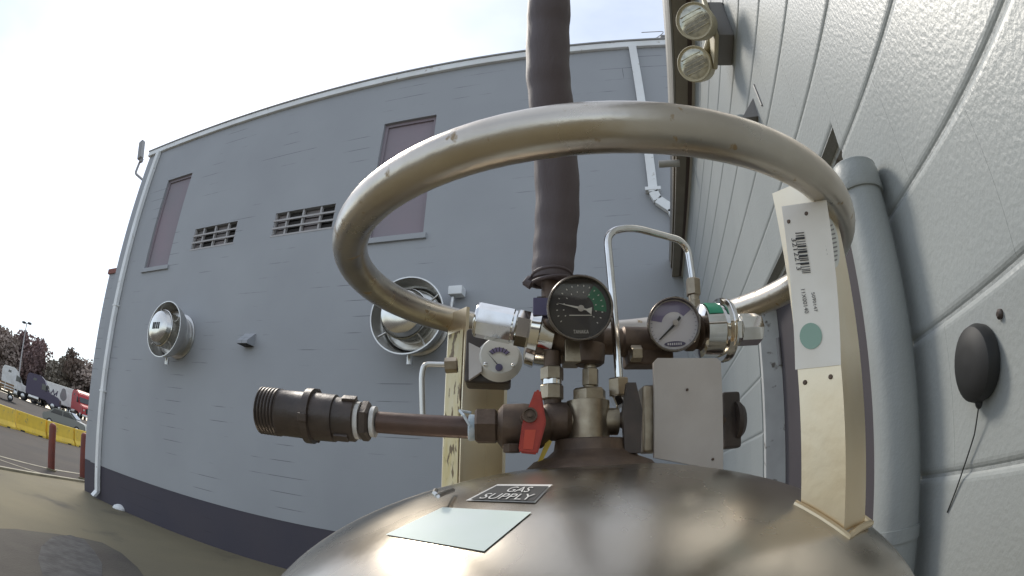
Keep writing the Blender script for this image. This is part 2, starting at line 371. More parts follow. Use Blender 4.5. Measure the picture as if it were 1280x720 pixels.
# dark patch and grey blotch at the lower left
px_patch = [(-40, 660), (20, 662), (70, 668), (102, 673), (128, 679), (152, 692), (172, 710), (190, 735), (195, 760), (120, 790), (0, 800), (-60, 760)]
mb = MB(); mb.prism([g(x, y, -.02) for x, y in px_patch], (0, 0, .028))
tag(mb.build('dark_patch', M_patch, smooth=0), 'dark rounded patch in the concrete, lower left', kind='structure')
mb = MB(); mb.prism([g(x, y, -.02) for x, y in [(48, 700), (52, 684), (66, 672), (88, 670), (106, 676), (118, 690), (128, 706), (128, 730), (90, 745), (56, 728)]], (0, 0, .0325))
tag(mb.build('grey_blotch', M_patch2, smooth=0), 'lighter grey mottled blotch inside the dark patch', kind='structure')

# ------------------------------------------------------------------ building A (grey, straight ahead)
YA = 5.65; XL = -9.2; XR = 4.0
A = thing('grey_building', 'tall grey painted block building with dark base band and white roof edge', 'building', (0, YA, 0))
def za(v): return CAMH + v
ZT = za(0.982 * YA)
holes = [(-1.437 * YA, -1.303 * YA, za(.522 * YA), za(.839 * YA)), (-.590 * YA, -.450 * YA, za(.518 * YA), za(.838 * YA)),
         (-1.200 * YA, -1.017 * YA, za(.558 * YA), za(.624 * YA)), (-.876 * YA, -.688 * YA, za(.559 * YA), za(.624 * YA))]
ZB = za(-.121 * YA)
def wall_cells(mb, x0, x1, z0, z1, hs, th, y0=0.0):
    xs = sorted({x0, x1, *[h[0] for h in hs], *[h[1] for h in hs]}); zs = sorted({z0, z1, *[h[2] for h in hs], *[h[3] for h in hs]})
    V = {}
    def v(i, j, k):
        if (i, j, k) not in V: V[i, j, k] = mb.bm.verts.new((xs[i], y0 + (th if k else 0), zs[j]))
        return V[i, j, k]
    solid = lambda i, j: 0 <= i < len(xs) - 1 and 0 <= j < len(zs) - 1 and not any(h[0] <= (xs[i] + xs[i + 1]) / 2 <= h[1] and h[2] <= (zs[j] + zs[j + 1]) / 2 <= h[3] for h in hs)
    for i in range(len(xs) - 1):
        for j in range(len(zs) - 1):
            if not solid(i, j): continue
            for k in (0, 1): mb.bm.faces.new([v(i, j, k), v(i + 1, j, k), v(i + 1, j + 1, k), v(i, j + 1, k)])
            if not solid(i - 1, j): mb.bm.faces.new([v(i, j, 0), v(i, j + 1, 0), v(i, j + 1, 1), v(i, j, 1)])
            if not solid(i + 1, j): mb.bm.faces.new([v(i + 1, j, 0), v(i + 1, j, 1), v(i + 1, j + 1, 1), v(i + 1, j + 1, 0)])
            if not solid(i, j - 1): mb.bm.faces.new([v(i, j, 0), v(i, j, 1), v(i + 1, j, 1), v(i + 1, j, 0)])
            if not solid(i, j + 1): mb.bm.faces.new([v(i, j + 1, 0), v(i + 1, j + 1, 0), v(i + 1, j + 1, 1), v(i, j + 1, 1)])
mb = MB(); wall_cells(mb, XL, XR, ZB, ZT, holes, 0.2); wl = mb.build('front_wall', M_wallA, A, smooth=0)
mb = MB().box((XL, 0.004, 0), (XR, .2, ZB)); mb.build('base_band', M_baseA, A, smooth=0)
mb = MB().box((XL, .2, 0), (XL + .2, 9, ZT)).box((XR - .2, .2, 0), (XR, 9, ZT)).box((XL + .2, 8.8, 0), (XR - .2, 9, ZT)); mb.build('side_wall', M_wallA, A, smooth=0)
mb = MB().box((XL + .2, .2, ZT - .25), (XR - .2, 8.8, ZT - .05)); mb.build('roof', M_greytrim, A, smooth=0)
mb = MB().box((XL - .04, -.05, ZT - .005), (XR + .04, .24, ZT + .105), .008); rt = mb.build('roof_edge', M_white, A)
mb = MB().box((XL - .05, -.065, ZT + .105), (XR + .05, .25, ZT + .13)); mb.build('drip_strip', M_greytrim, rt, smooth=0)
for h in holes[:2]:
    mb = MB().box((h[0], .07, h[2]), (h[1], .12, h[3])); wn = mb.build('window', M_panel, A, smooth=0)
    mb = MB()
    for a, b in (((h[0], .045, h[2]), (h[0] + .05, .07, h[3])), ((h[1] - .05, .045, h[2]), (h[1], .07, h[3])), ((h[0] + .05, .045, h[3] - .05), (h[1] - .05, .07, h[3]))): mb.box(a, b)
    mb.build('frame', M_panel, wn, smooth=0)
    MB().box((h[0] - .05, -.035, h[2] - .075), (h[1] + .05, .07, h[2] - .002), .004).build('sill', M_wallA, wn)
for hi_, h in enumerate(holes[2:]):
    mb = MB().box((h[0], .12, h[2]), (h[1], .15, h[3])); vn = mb.build('vent', M_dark, A, smooth=0)
    xs = [h[0] + (h[1] - h[0]) * f for f in ((0, .21, .48, .77, 1) if hi_ else (0, .22, .5, .8, 1))]; zs = [h[2] + (h[3] - h[2]) * f for f in (0, .33, .66, 1)]
    for i in range(4):
        for j in range(3):
            MB().box((xs[i] + .012, .075, zs[j] + .012), (xs[i + 1] - .012, .11, zs[j + 1] - .012)).build('pane', M_pane_g if i in (0, 2) else M_dark, vn, smooth=0)
    for x in xs: MB().box((x - .014, .012, h[2] - .01), (x + .014, .06, h[3] - .004)).build('bar', M_bar, vn, smooth=0)
    for z in zs[:3]: MB().box((h[0] - .02, -.004, z - .012), (h[1] + .015, .011, z + .014)).build('bar', M_bar, vn, smooth=0)
def downspout(X, pts):
    mb = MB()
    for a, b in zip(pts, pts[1:]):
        a, b = Vector(a), Vector(b); t = (b - a).normalized()
        sidev = Vector((0, 1, 0)); u = t.cross(sidev).normalized()
        hw, hd = .052, .038
        q = [a + u * hw - sidev * hd, a + u * hw + sidev * hd, a - u * hw + sidev * hd, a - u * hw - sidev * hd]
        mb.prism(q, b - a)
    return mb.build('downspout', M_white, A, smooth=0)
X1 = -1.560 * YA
ds = downspout(X1, [(X1, -.05, ZT - .01), (X1, -.05, .16), (X1 - .02, -.14, .06)])
for z in (2.0, 3.6): MB().box((X1 - .075, -.094, z), (X1 + .075, -.003, z + .03)).build('strap', M_white, ds, smooth=0)
X2 = .0325 * YA
ds = downspout(X2, [(X2, -.05, ZT - .01), (X2, -.05, 4.50), (X2 + .04, -.05, 4.40), (X2 + .19, -.05, 4.27), (X2 + .215, -.05, 4.18), (X2 + .22, -.05, 3.60)])
MB().box((X2 - .09, -.094, 4.52), (X2 + .09, -.003, 4.56)).build('strap', M_white, ds, smooth=0)
# lower annex on the far-left side and its red coping
mb = MB().box((XL - .5, .15, ZB), (XL - .002, 6, za(3.14) - .1)); an = mb.build('annex', M_wallA, A, smooth=0)
MB().box((XL - .55, .12, za(3.14) - .1), (XL - .002, 6, za(3.14))).build('coping', M_redcap, an, smooth=0)
MB().box((XL - .5, .154, 0), (XL - .002, 6, ZB)).build('base_band', M_baseA, an, smooth=0)
# floodlight arm high on the left corner
fl = thing('floodlight', 'slender floodlight on a bent arm at the upper left corner of the grey building', 'lamp', (XL, YA + .12, za(5.0)))
MB().tube(arc([(0, 0, 0), (-.62, 0, .36), (-.60, 0, .62)], .08), .03, 8).build('arm', M_greytrim, fl)
mb = MB().box((-.07, -.06, -.28), (.07, .06, .28), .02, Matrix.Translation((-.74, 0, .98)) @ Matrix.Rotation(R(-24), 4, 'Y')); mb.build('lamp_head', M_greytrim, fl)
MB().box((-.60, -.03, .62), (-.50, .03, .70)).build('hinge', M_lampgrey, fl)
# small lamp and cable on the roof edge at right
rl = thing('roof_floodlight', 'small dark floodlight on the white roof edge beside the gutter', 'lamp', (.66, YA + .05, ZT + .13))
MB().cyl((0, 0, 0), (0, 0, .06), .012).build('stem', M_dark, rl)
MB().ball((0, 0, .11), .055, (1, .8, .9)).build('lamp_head', M_lampgrey, rl)
mb = MB().tube([(.27 + .14 * i - .012 * i * i, YA + .08, ZT + .11 + .30 * math.sin(min(i / 7, 1) * 1.5) ) for i in range(0, 12)], .007, 6)
tag(mb.build('roof_cable', M_greytrim), 'thin cable arching above the white roof edge', 'cable')

# ------------------------------------------------------------------ fixtures on building A
def fan(label, X, Z):
    t = thing('exhaust_fan', label, 'exhaust fan', (X, YA, Z), group='round exhaust fans on the grey wall')
    ax = (0, -1, 0)
    MB().lathe([(.001, .35), (.03, .35), (.04, .33), (.05, .30)], (0, 0, 0), ax, 40).build('wall_flange', M_alu, t)
    MB().lathe([(.05, .30), (.16, .30), (.17, .335), (.21, .335), (.215, .30)], (0, 0, 0), ax, 40).build('throat', M_alu, t)
    MB().lathe([(.17, .345), (.27, .395), (.40, .425), (.425, .432), (.425, .418), (.40, .412), (.27, .38), (.17, .33)], (0, 0, 0), ax, 48, caps=False).build('wind_band', M_alu, t)
    MB().lathe([(.20, .33), (.215, .342), (.235, .342), (.245, .33)], (0, 0, 0), ax, 48, caps=False).build('bead', M_alu2, t)
    cp = MB().lathe([(.22, .27), (.47, .27), (.49, .262), (.545, .235), (.575, .18), (.588, .10), (.592, 0)], (0, 0, 0), ax, 48).build('motor_cap', M_alu2, t)
    MB().lathe([(.44, .272), (.45, .282), (.47, .282), (.48, .272)], (0, 0, 0), ax, 48, caps=False).build('rim', M_alu2, cp)
    for a in (0.6, 2.2, 3.7, 5.3):
        MB().cyl((.26 * math.cos(a), -.33, .26 * math.sin(a)), (.42 * math.cos(a), -.36, .42 * math.sin(a)), .012).build('strut', M_alu, t)
    dn = MB().cyl((0, -.24, -.40), (0, -.24, -.50), .035).build('drain', M_alu, t)
    return t
f1 = fan('left round spun metal exhaust fan nearest the white downspout', -6.58, 3.03)
for k in range(4): MB().box((-.09 + .048 * k, -.594, -.05), (-.058 + .048 * k, -.5895, .05)).build('print_mark', M_ink, [c_ for c_ in f1.children if c_.name.startswith('motor_cap')][0], smooth=0)
f2 = fan('right round spun metal exhaust fan partly behind the steel ring', -2.47, 3.10)
MB().box((.36, -.16, .30), (.52, -.02, .40), .01).build('switch_box', M_white, f2); MB().cyl((.40, -.09, .29), (.38, -.09, .12), .02).build('conduit', M_alu, f2)
mb = MB().prism([(-.10, -.001, .08), (-.10, -.17, -.06), (-.10, -.17, -.10), (-.10, -.001, -.10)], (.20, 0, 0))
hv = tag(mb.build('hood_vent', M_wallA, None, 0, (-5.03, YA, 2.99)), 'small grey wedge hood vent between the two round fans', 'vent')
MB().box((-.085, -.165, -.108), (.085, -.004, -.1005)).build('flap', M_dark, hv, smooth=0)
p = g(150, 637)
lid = thing('plastic_lid', 'small white rounded lid lying at the foot of the grey wall', 'lid', (p.x, p.y, .0045), .4)
MB().lathe([(0, .135), (.03, .14), (.055, .12), (.085, .06), (.092, 0)], n=28).build('dome', M_white, lid)
MB().lathe([(0, .15), (.012, .155), (.018, .148)], n=28).build('rim', M_white, lid)

# ------------------------------------------------------------------ building B (pale block wall close on the right)
XB = 0.423
B = thing('pale_block_building', 'pale painted concrete block building close along the right side', 'building', (XB, 0, 0))
ZE = CAMH + 2.17
CO = 0.2032; z_ref = CAMH - 0.107 * .423          # a bed joint below the camera; courses every 203 mm
BL = 0.4064; rows = [z_ref + CO * k for k in range(-7, 12)]
y_lo, y_hi = -1.2, YA - .004
DO = (0.862, 2.00, 0.0, CAMH + .628)               # door opening (y0, y1, z0, z1)
mb = MB()
def rect_hole(mb, y0, y1, z0, z1, h, x0, x1):
    for a, b, c_, d in ((y0, h[0], z0, z1), (h[1], y1, z0, z1), (h[0], h[1], h[3], z1)):
        mb.box((x0, a, c_), (x1, b, d))
rect_hole(mb, y_lo, y_hi, 0, ZE, DO, -.0008, .18); bw = mb.build('block_wall', M_mortar, B, smooth=0)
blk_cache = {}
def block(y0, y1, z0, z1):
    key = (round(y1 - y0, 3), round(z1 - z0, 3))
    if key not in blk_cache:
        q = MB(); l, hh = key
        q.prism([(.02, 0, .0012), (-.0002, 0, .0012), (-.0026, 0, .0050), (-.0040, 0, .0088), (-.0045, 0, .013), (-.0045, 0, hh - .013), (-.0040, 0, hh - .0088), (-.0026, 0, hh - .0050), (-.0002, 0, hh - .0012), (.02, 0, hh - .0012)], (0, l, 0))
        bmesh.ops.recalc_face_normals(q.bm, faces=q.bm.faces)
        me = bpy.data.meshes.new('block'); q.bm.to_mesh(me); q.bm.free()
        me.materials.append(M_wallB); blk_cache[key] = me
    o = bpy.data.objects.new('block', blk_cache[key]); col.objects.link(o); o.parent = bw
    o.location = (0, y0, z0)
for k, z0 in enumerate(rows):
    z1 = min(z0 + CO, ZE); z0c = max(z0, 0)
    if z1 - z0c < .02: continue
    yy = y_lo - (BL / 2 if k % 2 else 0)
    cuts = []
    while yy < y_hi: cuts.append((max(yy, y_lo), min(yy + BL, y_hi))); yy += BL
    for (a, b) in cuts:
        if z0c < DO[3] - .001:                         # cut at the door opening
            if z1 <= DO[3] + .02:
                segs = [(a, min(b, DO[0])), (max(a, DO[1]), b)]
                for s_ in segs:
                    if s_[1] - s_[0] > .03: block(s_[0], s_[1], z0c, z1)
            else:
                if b <= DO[0] or a >= DO[1]: block(a, b, z0c, z1)
                else:
                    segs = [(a, min(b, DO[0])), (max(a, DO[1]), b)]
                    for s_ in segs:
                        if s_[1] - s_[0] > .03: block(s_[0], s_[1], z0c, z1)
                    m0, m1 = max(a, DO[0]), min(b, DO[1])
                    if m1 - m0 > .03: block(m0, m1, DO[3], z1)
        elif b - a > .03: block(a, b, z0c, z1)
dr = MB().box((.075, DO[0] + .021, 0.01), (.115, DO[1] - .041, DO[3] - .017)).build('door', M_door, B, smooth=0)
mb = MB().box((.03, DO[0] + .001, 0), (.13, DO[0] + .02, DO[3] - .016)).box((.0, DO[1] - .04, 0), (.13, DO[1] - .001, DO[3] - .016)).box((.03, DO[0] + .001, DO[3] - .016), (.13, DO[1] - .001, DO[3] - .001))
mb.build('frame', M_frame, dr, smooth=0)
for z in (.35, 1.05, 1.72): MB().cyl((.068, DO[1] - .05, z), (.068, DO[1] - .05, z + .1), .008).build('hinge', M_lampgrey, dr)
mb = MB().box((.0, y_lo, ZE), (.18, y_hi, ZE + .15)); mb.build('wall_plate', M_brown, B, smooth=0)
# eave: cream trim, brown strip, tan soffit, gutter that stops short of the corner
MB().box((-.018, y_lo, ZE - .012), (-.001, y_hi, ZE + .03)).build('trim', M_cream, B, smooth=0)
MB().box((-.045, y_lo, ZE + .004), (-.019, y_hi, ZE + .05)).build('fascia_strip', M_brown, B, smooth=0)
MB().box((-.12, y_lo, ZE - .004), (-.046, y_hi, ZE + .03)).build('soffit', M_soffit, B, smooth=0)
G_END = 1.53 * 2.17
mb = MB(); prof = [(-.121, ZE + .10), (-.121, ZE + .002), (-.135, ZE - .006), (-.142, ZE + .012), (-.152, ZE + .05), (-.156, ZE + .10), (-.150, ZE + .10), (-.146, ZE + .055), (-.128, ZE + .02), (-.126, ZE + .10)]
mb.prism([(x, y_lo, z) for x, z in prof], (0, G_END - y_lo, 0)); gt = mb.build('gutter', M_gutter, B, smooth=0)
MB().box((-.152, G_END, ZE - .004), (-.121, G_END + .006, ZE + .1)).build('end_cap', M_gutter, gt, smooth=0)
MB().cyl((-.10, G_END + .05, ZE - .035), (-.25, G_END + .05, ZE - .035), .026).build('outlet', M_gutter, gt)
mb = MB(); mb.prism([(-.12, y_lo, ZE + .16), (2.6, y_lo, ZE + .7), (2.6, y_lo, ZE + .76), (-.14, y_lo, ZE + .2)], (0, y_hi - y_lo, 0)); mb.build('roof', M_greytrim, B, smooth=0)
MB().box((-.126, y_lo, ZE + .1), (-.1, y_hi, ZE + .2)).build('fascia', M_soffit, B, smooth=0)
MB().box((.18, y_lo, 0), (2.4, y_lo + .2, ZE), 0).box((2.4, y_lo, 0), (2.6, y_hi, ZE)).build('rear_wall', M_mortar, B, smooth=0)

# ------------------------------------------------------------------ fixtures on building B
pp = Vector((XB - .041 - .0105, .734, 0))
tp = CAMH + .80
pt = C0 + ray(1079, 199) * (0.80 / math.hypot(ray(1079, 199).x, ray(1079, 199).y)); tp = pt.z
pv = thing('vertical_pipe', 'thick grey painted pipe with collar running up the pale block wall', 'pipe', pp)
MB().cyl((0, 0, 0), (0, 0, tp - .045), .0388, n=40).build('pipe', M_pvc, pv)
MB().lathe([(tp - .05, .039), (tp - .05, .0425), (tp - .047, .044), (tp - .012, .044), (tp - .008, .0425), (tp - .002, .0425), (tp, .041), (tp, .036), (tp - .04, .036)], n=40).build('collar', M_pvc, pv)
for z in (.5, 1.2): MB().lathe([(z, .0392), (z, .0415), (z + .02, .0415), (z + .02, .0392)], n=32, caps=False).build('clamp', M_pvc, pv)
# round black cable boot with hanging cable
bc = onX(1232, 452, XB); bo = thing('cable_boot', 'round black rubber cable boot fixed to the pale block wall', 'cable boot', (XB, bc.y, bc.z))
MB().lathe([(.003, .044), (.014, .046), (.024, .043), (.030, .034), (.033, .02), (.034, 0)], (-.004, 0, 0), (-1, 0, 0), 36).build('cap', M_rubber, bo)
MB().ball((-.018, .002, -.044), .006, (1, 1, 1.5)).build('gland', M_rubber, bo)
q1 = onX(1190, 630, XB) - bo.location
MB().tube([(-.018, .002, -.047), (-.012, .025, -.08), (-.009, .06, -.12), (-.007, q1.y * .8, q1.z * .88), (-.006, q1.y + .004, q1.z - .01)], .0012, 6).build('cable', M_rubber, bo)
an_ = onX(1254, 392, XB); tag(MB().lathe([(0, .006), (.004, .006), (.007, .003), (.007, 0)], (XB - .0045, an_.y, an_.z), (-1, 0, 0), 12).build('wall_anchor', M_iron), 'tiny dark wall anchor above the black cable boot', 'anchor')
# twin-head emergency light
H1, H2 = Vector((XB - .143, 1.32, CAMH + 1.42)), Vector((XB - .143, 1.56, CAMH + 1.43)); bxp = Vector((XB, 1.46, CAMH + 1.50))
tl = thing('emergency_light', 'beige twin head emergency light on a grey box under the eave', 'light', bxp)
MB().box((-.062, -.085, -.095), (-.0045, .085, .095), .004).build('back_box', M_lampgrey, tl)
MB().box((-.082, -.095, -.11), (-.063, .095, .11), .008).build('face_plate', M_beige, tl)
for H in (H1, H2):
    c_ = H - bxp; aim = Vector((-.55, -.75, -.45)).normalized()
    hd = MB().lathe([(-.085, .02), (-.08, .042), (-.05, .062), (-.01, .071), (.012, .073), (.016, .070), (.010, .064)], c_, aim, 28).build('lamp_head', M_beige, tl)
    MB().lathe([(.008, .0645), (.011, .058), (.014, .035), (.0145, 0)], c_, aim, 28, caps=False).build('lens', M_lens, hd)
    for k in (-.032, -.016, 0, .016, .032):
        s_ = aim.cross(Vector((0, 0, 1))).normalized(); u_ = s_.cross(aim)
        MB().cyl(c_ + aim * .013 + u_ * k - s_ * .045, c_ + aim * .013 + u_ * k + s_ * .045, .0018, n=8).build('lens_rib', M_beige, hd)
    MB().tube([c_ - aim * .06, (c_ - aim * .06 + Vector((-.08, 0, -.02))) / 2, (-.076, 0, -.02)], .013, 10).build('swivel', M_beige, tl)
# small wall camera half behind the ring
wc = onX(928, 143, XB - .05); cm = thing('wall_camera', 'small grey wall fixture with dark bracket peeking over the steel ring', 'fixture', (XB, wc.y, wc.z))
MB().ball((-.055, .05, -.01), .045, (1, 1, .8)).build('dome', M_pvc, cm)
MB().prism([(-.06, -.02, -.03), (-.0045, -.03, -.03), (-.0045, -.03, .045)], (0, .05, 0)).build('bracket', M_lampgrey, cm, smooth=0)
MB().tube([(-.006, -.09, .05), (-.006, -.11, -.05)], .004, 6).build('conduit', M_lampgrey, cm)

# ------------------------------------------------------------------ the gas cylinder
T = thing('gas_cylinder', 'large stainless steel gas cylinder with handling ring, gauges and valves', 'gas cylinder', (AXW.x, AXW.y, .004), PHI)
T.location.z = 0
prof = [(.05, .25), (.07, .262), (.30, .276), (.32, .28)] + [(DZ0 - DB_ - .001, .28)] + [(DZ0 - DB_ + DB_ * math.sin(a), DRC * math.cos(a)) for a in [R(k) for k in range(3, 90, 3)]] + [(DZ0, 0.0)]
prof[0] = (.05, .25)
MB().lathe(prof, n=96).build('tank_shell', M_steel, T, smooth=60)
MB().lathe([(.0045, .255), (.06, .255), (.06, .262), (.0045, .268)], n=64).build('foot_ring', M_ring, T)
RR = .21; rc = Vector((.3657, 2.1062, .8646)) * RR - Vector((AX_O.x, AX_O.y, 0)) + Vector((0, 0, CAMH))
pts = [rc + RR * Vector((math.cos(t), math.sin(t), .02 * math.cos(t) + .0206 * math.sin(t))) for t in [2 * math.pi * i / 96 for i in range(96)]]
rg = MB().tube(pts, .0677 * RR, 24, closed=True).build('handling_ring', M_ring, T, smooth=80)
zr = rc.z
def post(ang, name, ri=.168, ro=.203, hw=.0275, th=.004, dt=0.0):
    """channel: web at the outside, two flanges pointing to the tank axis; follows the dome below and the ring above"""
    u = Vector((math.cos(ang), math.sin(ang), 0)); v = Vector((-u.y, u.x, 0)); mb = MB()
    U = [(ri, -hw), (ro, -hw), (ro, hw), (ri, hw), (ri, hw - th), (ro - th, hw - th), (ro - th, -hw + th), (ri, -hw + th)]
    n_ = 14; rows_ = []
    for k in range(n_ + 1):
        row = []
        for r_, w_ in U:
            p = u * r_ + v * (w_ + dt); zb = dome_z(p.x, p.y) - .002; zt = zr + .004
            row.append(mb.bm.verts.new((p.x, p.y, zb + (zt - zb) * k / n_)))
        rows_.append(row)
    for a, b in zip(rows_, rows_[1:]):
        for i in range(8): mb.bm.faces.new((a[i], a[(i + 1) % 8], b[(i + 1) % 8], b[i]))
    mb.bm.faces.new(rows_[0][::-1]); mb.bm.faces.new(rows_[-1])
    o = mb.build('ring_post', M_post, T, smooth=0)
    # weld flange at the foot
    fb = MB(); fp = [u * (ri - .003) - v * (hw + .003), u * (ro + .004) - v * (hw + .003), u * (ro + .004) + v * (hw + .003), u * (ri - .003) + v * (hw + .003)]
    seg = []
    for a, b in zip(fp, fp[1:]):
        for k in range(8): seg.append(a.lerp(b, k / 8))
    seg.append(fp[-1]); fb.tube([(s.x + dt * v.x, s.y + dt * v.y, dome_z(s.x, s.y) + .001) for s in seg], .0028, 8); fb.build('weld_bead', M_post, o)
    return o, u, v
A1 = R(-53.5)
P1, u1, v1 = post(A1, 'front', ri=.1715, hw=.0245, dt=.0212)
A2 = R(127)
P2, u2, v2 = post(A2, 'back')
# labels on the camera-side flange of the near post: flange plane at v = -hw
def flange(px_, py_, off=.0006, hw=.0033, vv=None, uu=None):
    vv = vv or v1; d = ray_o(px_, py_); o = Vector((-AX_O.x, -AX_O.y, CAMH)); t = (-hw - off - o.dot(vv)) / d.dot(vv); return o + d * t
def fl_quad(name, cs, m, off, parent):
    mb = MB(); mb.prism([flange(x, y, off) for x, y in cs], v1 * .0003); return mb.build(name, m, parent, smooth=0)
s1 = fl_quad('serial_label', [(977, 258), (1033, 250), (1051, 456), (994, 462)], mat('cream_film', (0.80, 0.77, 0.70), 0.45, c2=(0.74, 0.70, 0.62), scale=25), .0006, P1)
mb = MB(); rb = random.Random(3); y_ = 291.0
while y_ < 341:
    hh = rb.choice((.9, 1.2, 2.2, 2.8)); xo = (y_ - 291) * .17
    mb.poly([flange(994 + xo, y_, .0012), flange(1005 + xo, y_ - 1, .0012), flange(1005 + xo, y_ + hh - 1, .0012), flange(994 + xo, y_ + hh, .0012)]); y_ += hh + rb.choice((1.0, 1.3, 2.2))
mb.build('barcode', M_ink, s1, smooth=0, recalc=False)
text_mesh('lettering', '3212213', lambda a, b: flange(989 + b * 6 + a * 7, 298 + a * 40 - b, .0012), M_ink, s1)
text_mesh('lettering', '11X00140', lambda a, b: flange(1001 + b * 5 + a * 5, 362 + a * 30 - b, .0012), M_ink, s1)
text_mesh('lettering', '5090147', lambda a, b: flange(1014 + b * 4 + a * 4, 366 + a * 24 - b, .0012), M_ink, s1)
mb = MB(); mb.poly([flange(1013.5 + 14 * math.cos(a), 420 + 16.5 * math.sin(a), .001) for a in [2 * math.pi * i / 28 for i in range(28)]]); mb.build('round_sticker', M_dot, P1, smooth=0, recalc=False)
for (x, y) in ((986, 277), (1008, 267), (1006, 478), (1038, 471)):
    c_ = flange(x, y, .0004); MB().lathe([(0, .0016), (.0008, .0012), (.0008, 0)], c_, -v1, 12).build('rivet', M_bronze, P1)
# oval plate on the outer web of the near post
def web(px_, py_, off=.0008, ro=.203):
    d = ray_o(px_, py_); o = Vector((-AX_O.x, -AX_O.y, CAMH)); t = (ro + off - o.dot(u1)) / d.dot(u1); return o + d * t
mb = MB(); mb.prism([web(1039 + 10 * math.cos(a) * .9 + 4 * math.sin(a), 304 + 31 * math.sin(a), .0006) for a in [2 * math.pi * i / 28 for i in range(28)]], u1 * .0006)
ov = mb.build('oval_plate', M_label, P1, smooth=0)
mb = MB()
for k in range(9):
    yy = 282 + k * 5.4; xo = 4 * (yy - 304) / 31
    hw_ = 7 * math.sqrt(max(0, 1 - ((yy - 304) / 29) ** 2))
    if hw_ > 1: mb.poly([web(1039 + xo - hw_, yy + 2, .0016), web(1039 + xo + hw_, yy - 2, .0016), web(1039 + xo + hw_, yy, .0016), web(1039 + xo - hw_, yy + 4, .0016)])
mb.build('engraving', M_lampgrey, ov, smooth=0, recalc=False)
# strip of marked tape on the back post
def flange2(px_, py_): return flange(px_, py_, .0006, .0275, v2 * 1.0)
u2n = u2; 
mb = MB(); cs = []
for zz, r_ in ((DZ0 - .018, .199), (DZ0 - .018, .171), (zr - .012, .171), (zr - .012, .199)):
    pass
def fl2(r_, z_, off): return u2 * r_ + v2 * (.0275 + off) + Vector((0, 0, z_))
ft = lambda r_, z_, off=.0006: u2 * r_ + v2 * (.0275 + off) + Vector((0, 0, z_))
mb.prism([ft(.200, dome_z(*(u2 * .2 + v2 * .0275).xy) + .004), ft(.171, dome_z(*(u2 * .171 + v2 * .0275).xy) + .004), ft(.171, zr - .02), ft(.200, zr - .02)], v2 * .0004)
tp_ = mb.build('marked_tape', mat('yellowed_tape', (0.62, 0.52, 0.24), 0.55, c2=(0.72, 0.66, 0.46), scale=60, spots=(0.16, 0.11, 0.05), sp_scale=130, sp_lo=0.56, sp_hi=0.6, stretch=(1, 1, .35)), P2, smooth=0)

# dome stickers
def bil(q, a, b):                    # q = near-left, near-right, far-right, far-left pixels
    x = (1 - b) * ((1 - a) * q[0][0] + a * q[1][0]) + b * ((1 - a) * q[3][0] + a * q[2][0])
    y = (1 - b) * ((1 - a) * q[0][1] + a * q[1][1]) + b * ((1 - a) * q[3][1] + a * q[2][1]); return x, y
def sheet(name, q, m, off, parent, n=12, r=0.0):
    mb = MB(); V = {}
    for i in range(n + 1):
        for j in range(n + 1): V[i, j] = mb.bm.verts.new(on_dome(*bil(q, i / n, j / n), off))
    for i in range(n):
        for j in range(n): mb.bm.faces.new((V[i, j], V[i + 1, j], V[i + 1, j + 1], V[i, j + 1]))
    return mb.build(name, m, parent, smooth=80)
QG = [(582, 625.5), (669, 628), (690.5, 605.5), (622, 605.2)]
gs = sheet('gas_supply_sign', QG, M_print, .0006, T)
QI = [bil(QG, .035, .075), bil(QG, .965, .075), bil(QG, .965, .91), bil(QG, .035, .91)]
sheet('black_field', QI, M_ink, .0012, gs)
text_mesh('lettering', 'GAS', lambda a, b: on_dome(*bil(QG, .34 + a * .38, .56 + b * .30), .0018), M_print, gs)
text_mesh('lettering', 'SUPPLY', lambda a, b: on_dome(*bil(QG, .12 + a * .76, .14 + b * .32), .0018), M_print, gs)
sheet('mint_label', [(482, 668), (605, 689), (664.5, 640), (553, 634)], M_mint, .0006, T, 16)
# wire hook on the dome at left
hk = [on_dome(566, 613, .003), on_dome(556, 616, .006), on_dome(547, 620, .009), on_dome(543, 617, .010), on_dome(545, 613, .009)]
MB().tube(hk, .0016, 8).build('wire_hook', M_alu, T)

# neck and valve cluster (depth 0.44 m = tank axis)
MB().lathe([(DZ0 - .005, .052), (DZ0 + .001, .046), (DZ0 + .005, .036), (DZ0 + .010, .031), (DZ0 + .018, .030), (DZ0 + .019, .027), (DZ0 + .019, 0)], (Lp(742, 540).x, -.002, 0), n=48).build('neck', M_bronze, T)
zc = lambda y, D=.44: Lp(735, y, D).z
def V(x, y, D=.44): return Lp(x, y, D)
# central valve body
vb = MB(); vb.cyl(V(735, 556), V(735, 502), .017).cyl(V(712, 527), V(772, 527), .011)
vb.hexa(V(737, 503), V(737, 486), .0135).build('valve_body', M_brass, T)
o = MB().cyl(V(737, 486), V(737, 478), .005).hexa(V(738, 483), V(738, 461), .0068).cyl(V(738, 461), V(738, 456), .005)
o = o.build('nipple', M_brass, T)
MB().lathe([(0, .010), (.002, .0125), (.014, .0135), (.017, .013), (.0175, 0)], V(736, 457), V(736, 432) - V(736, 457), 24).build('plug_cap', M_bronze, T)
MB().box(V(706, 452, .43) , V(722, 434, .455), .001).build('side_port', M_brass, T)
# left riser with two nuts
MB().cyl(V(691, 522), V(690, 440), .0068).build('riser_stem', M_bronze, T)
for a, b in ((500, 481), (476, 459)):
    MB().hexa(V(690, a), V(690, b), .0092, roll=.1).build('hex_nut', M_brass, T)
MB().lathe([(0, .0078), (.004, .0078)], V(690, 481), V(690, 459) - V(690, 481), 20).build('ferrule', M_chrome, T)
MB().lathe([(0, .013), (.004, .0155), (.018, .0155), (.022, .012)], V(678, 527), V(722, 527) - V(678, 527), 24).build('tee_body', M_bronze, T)
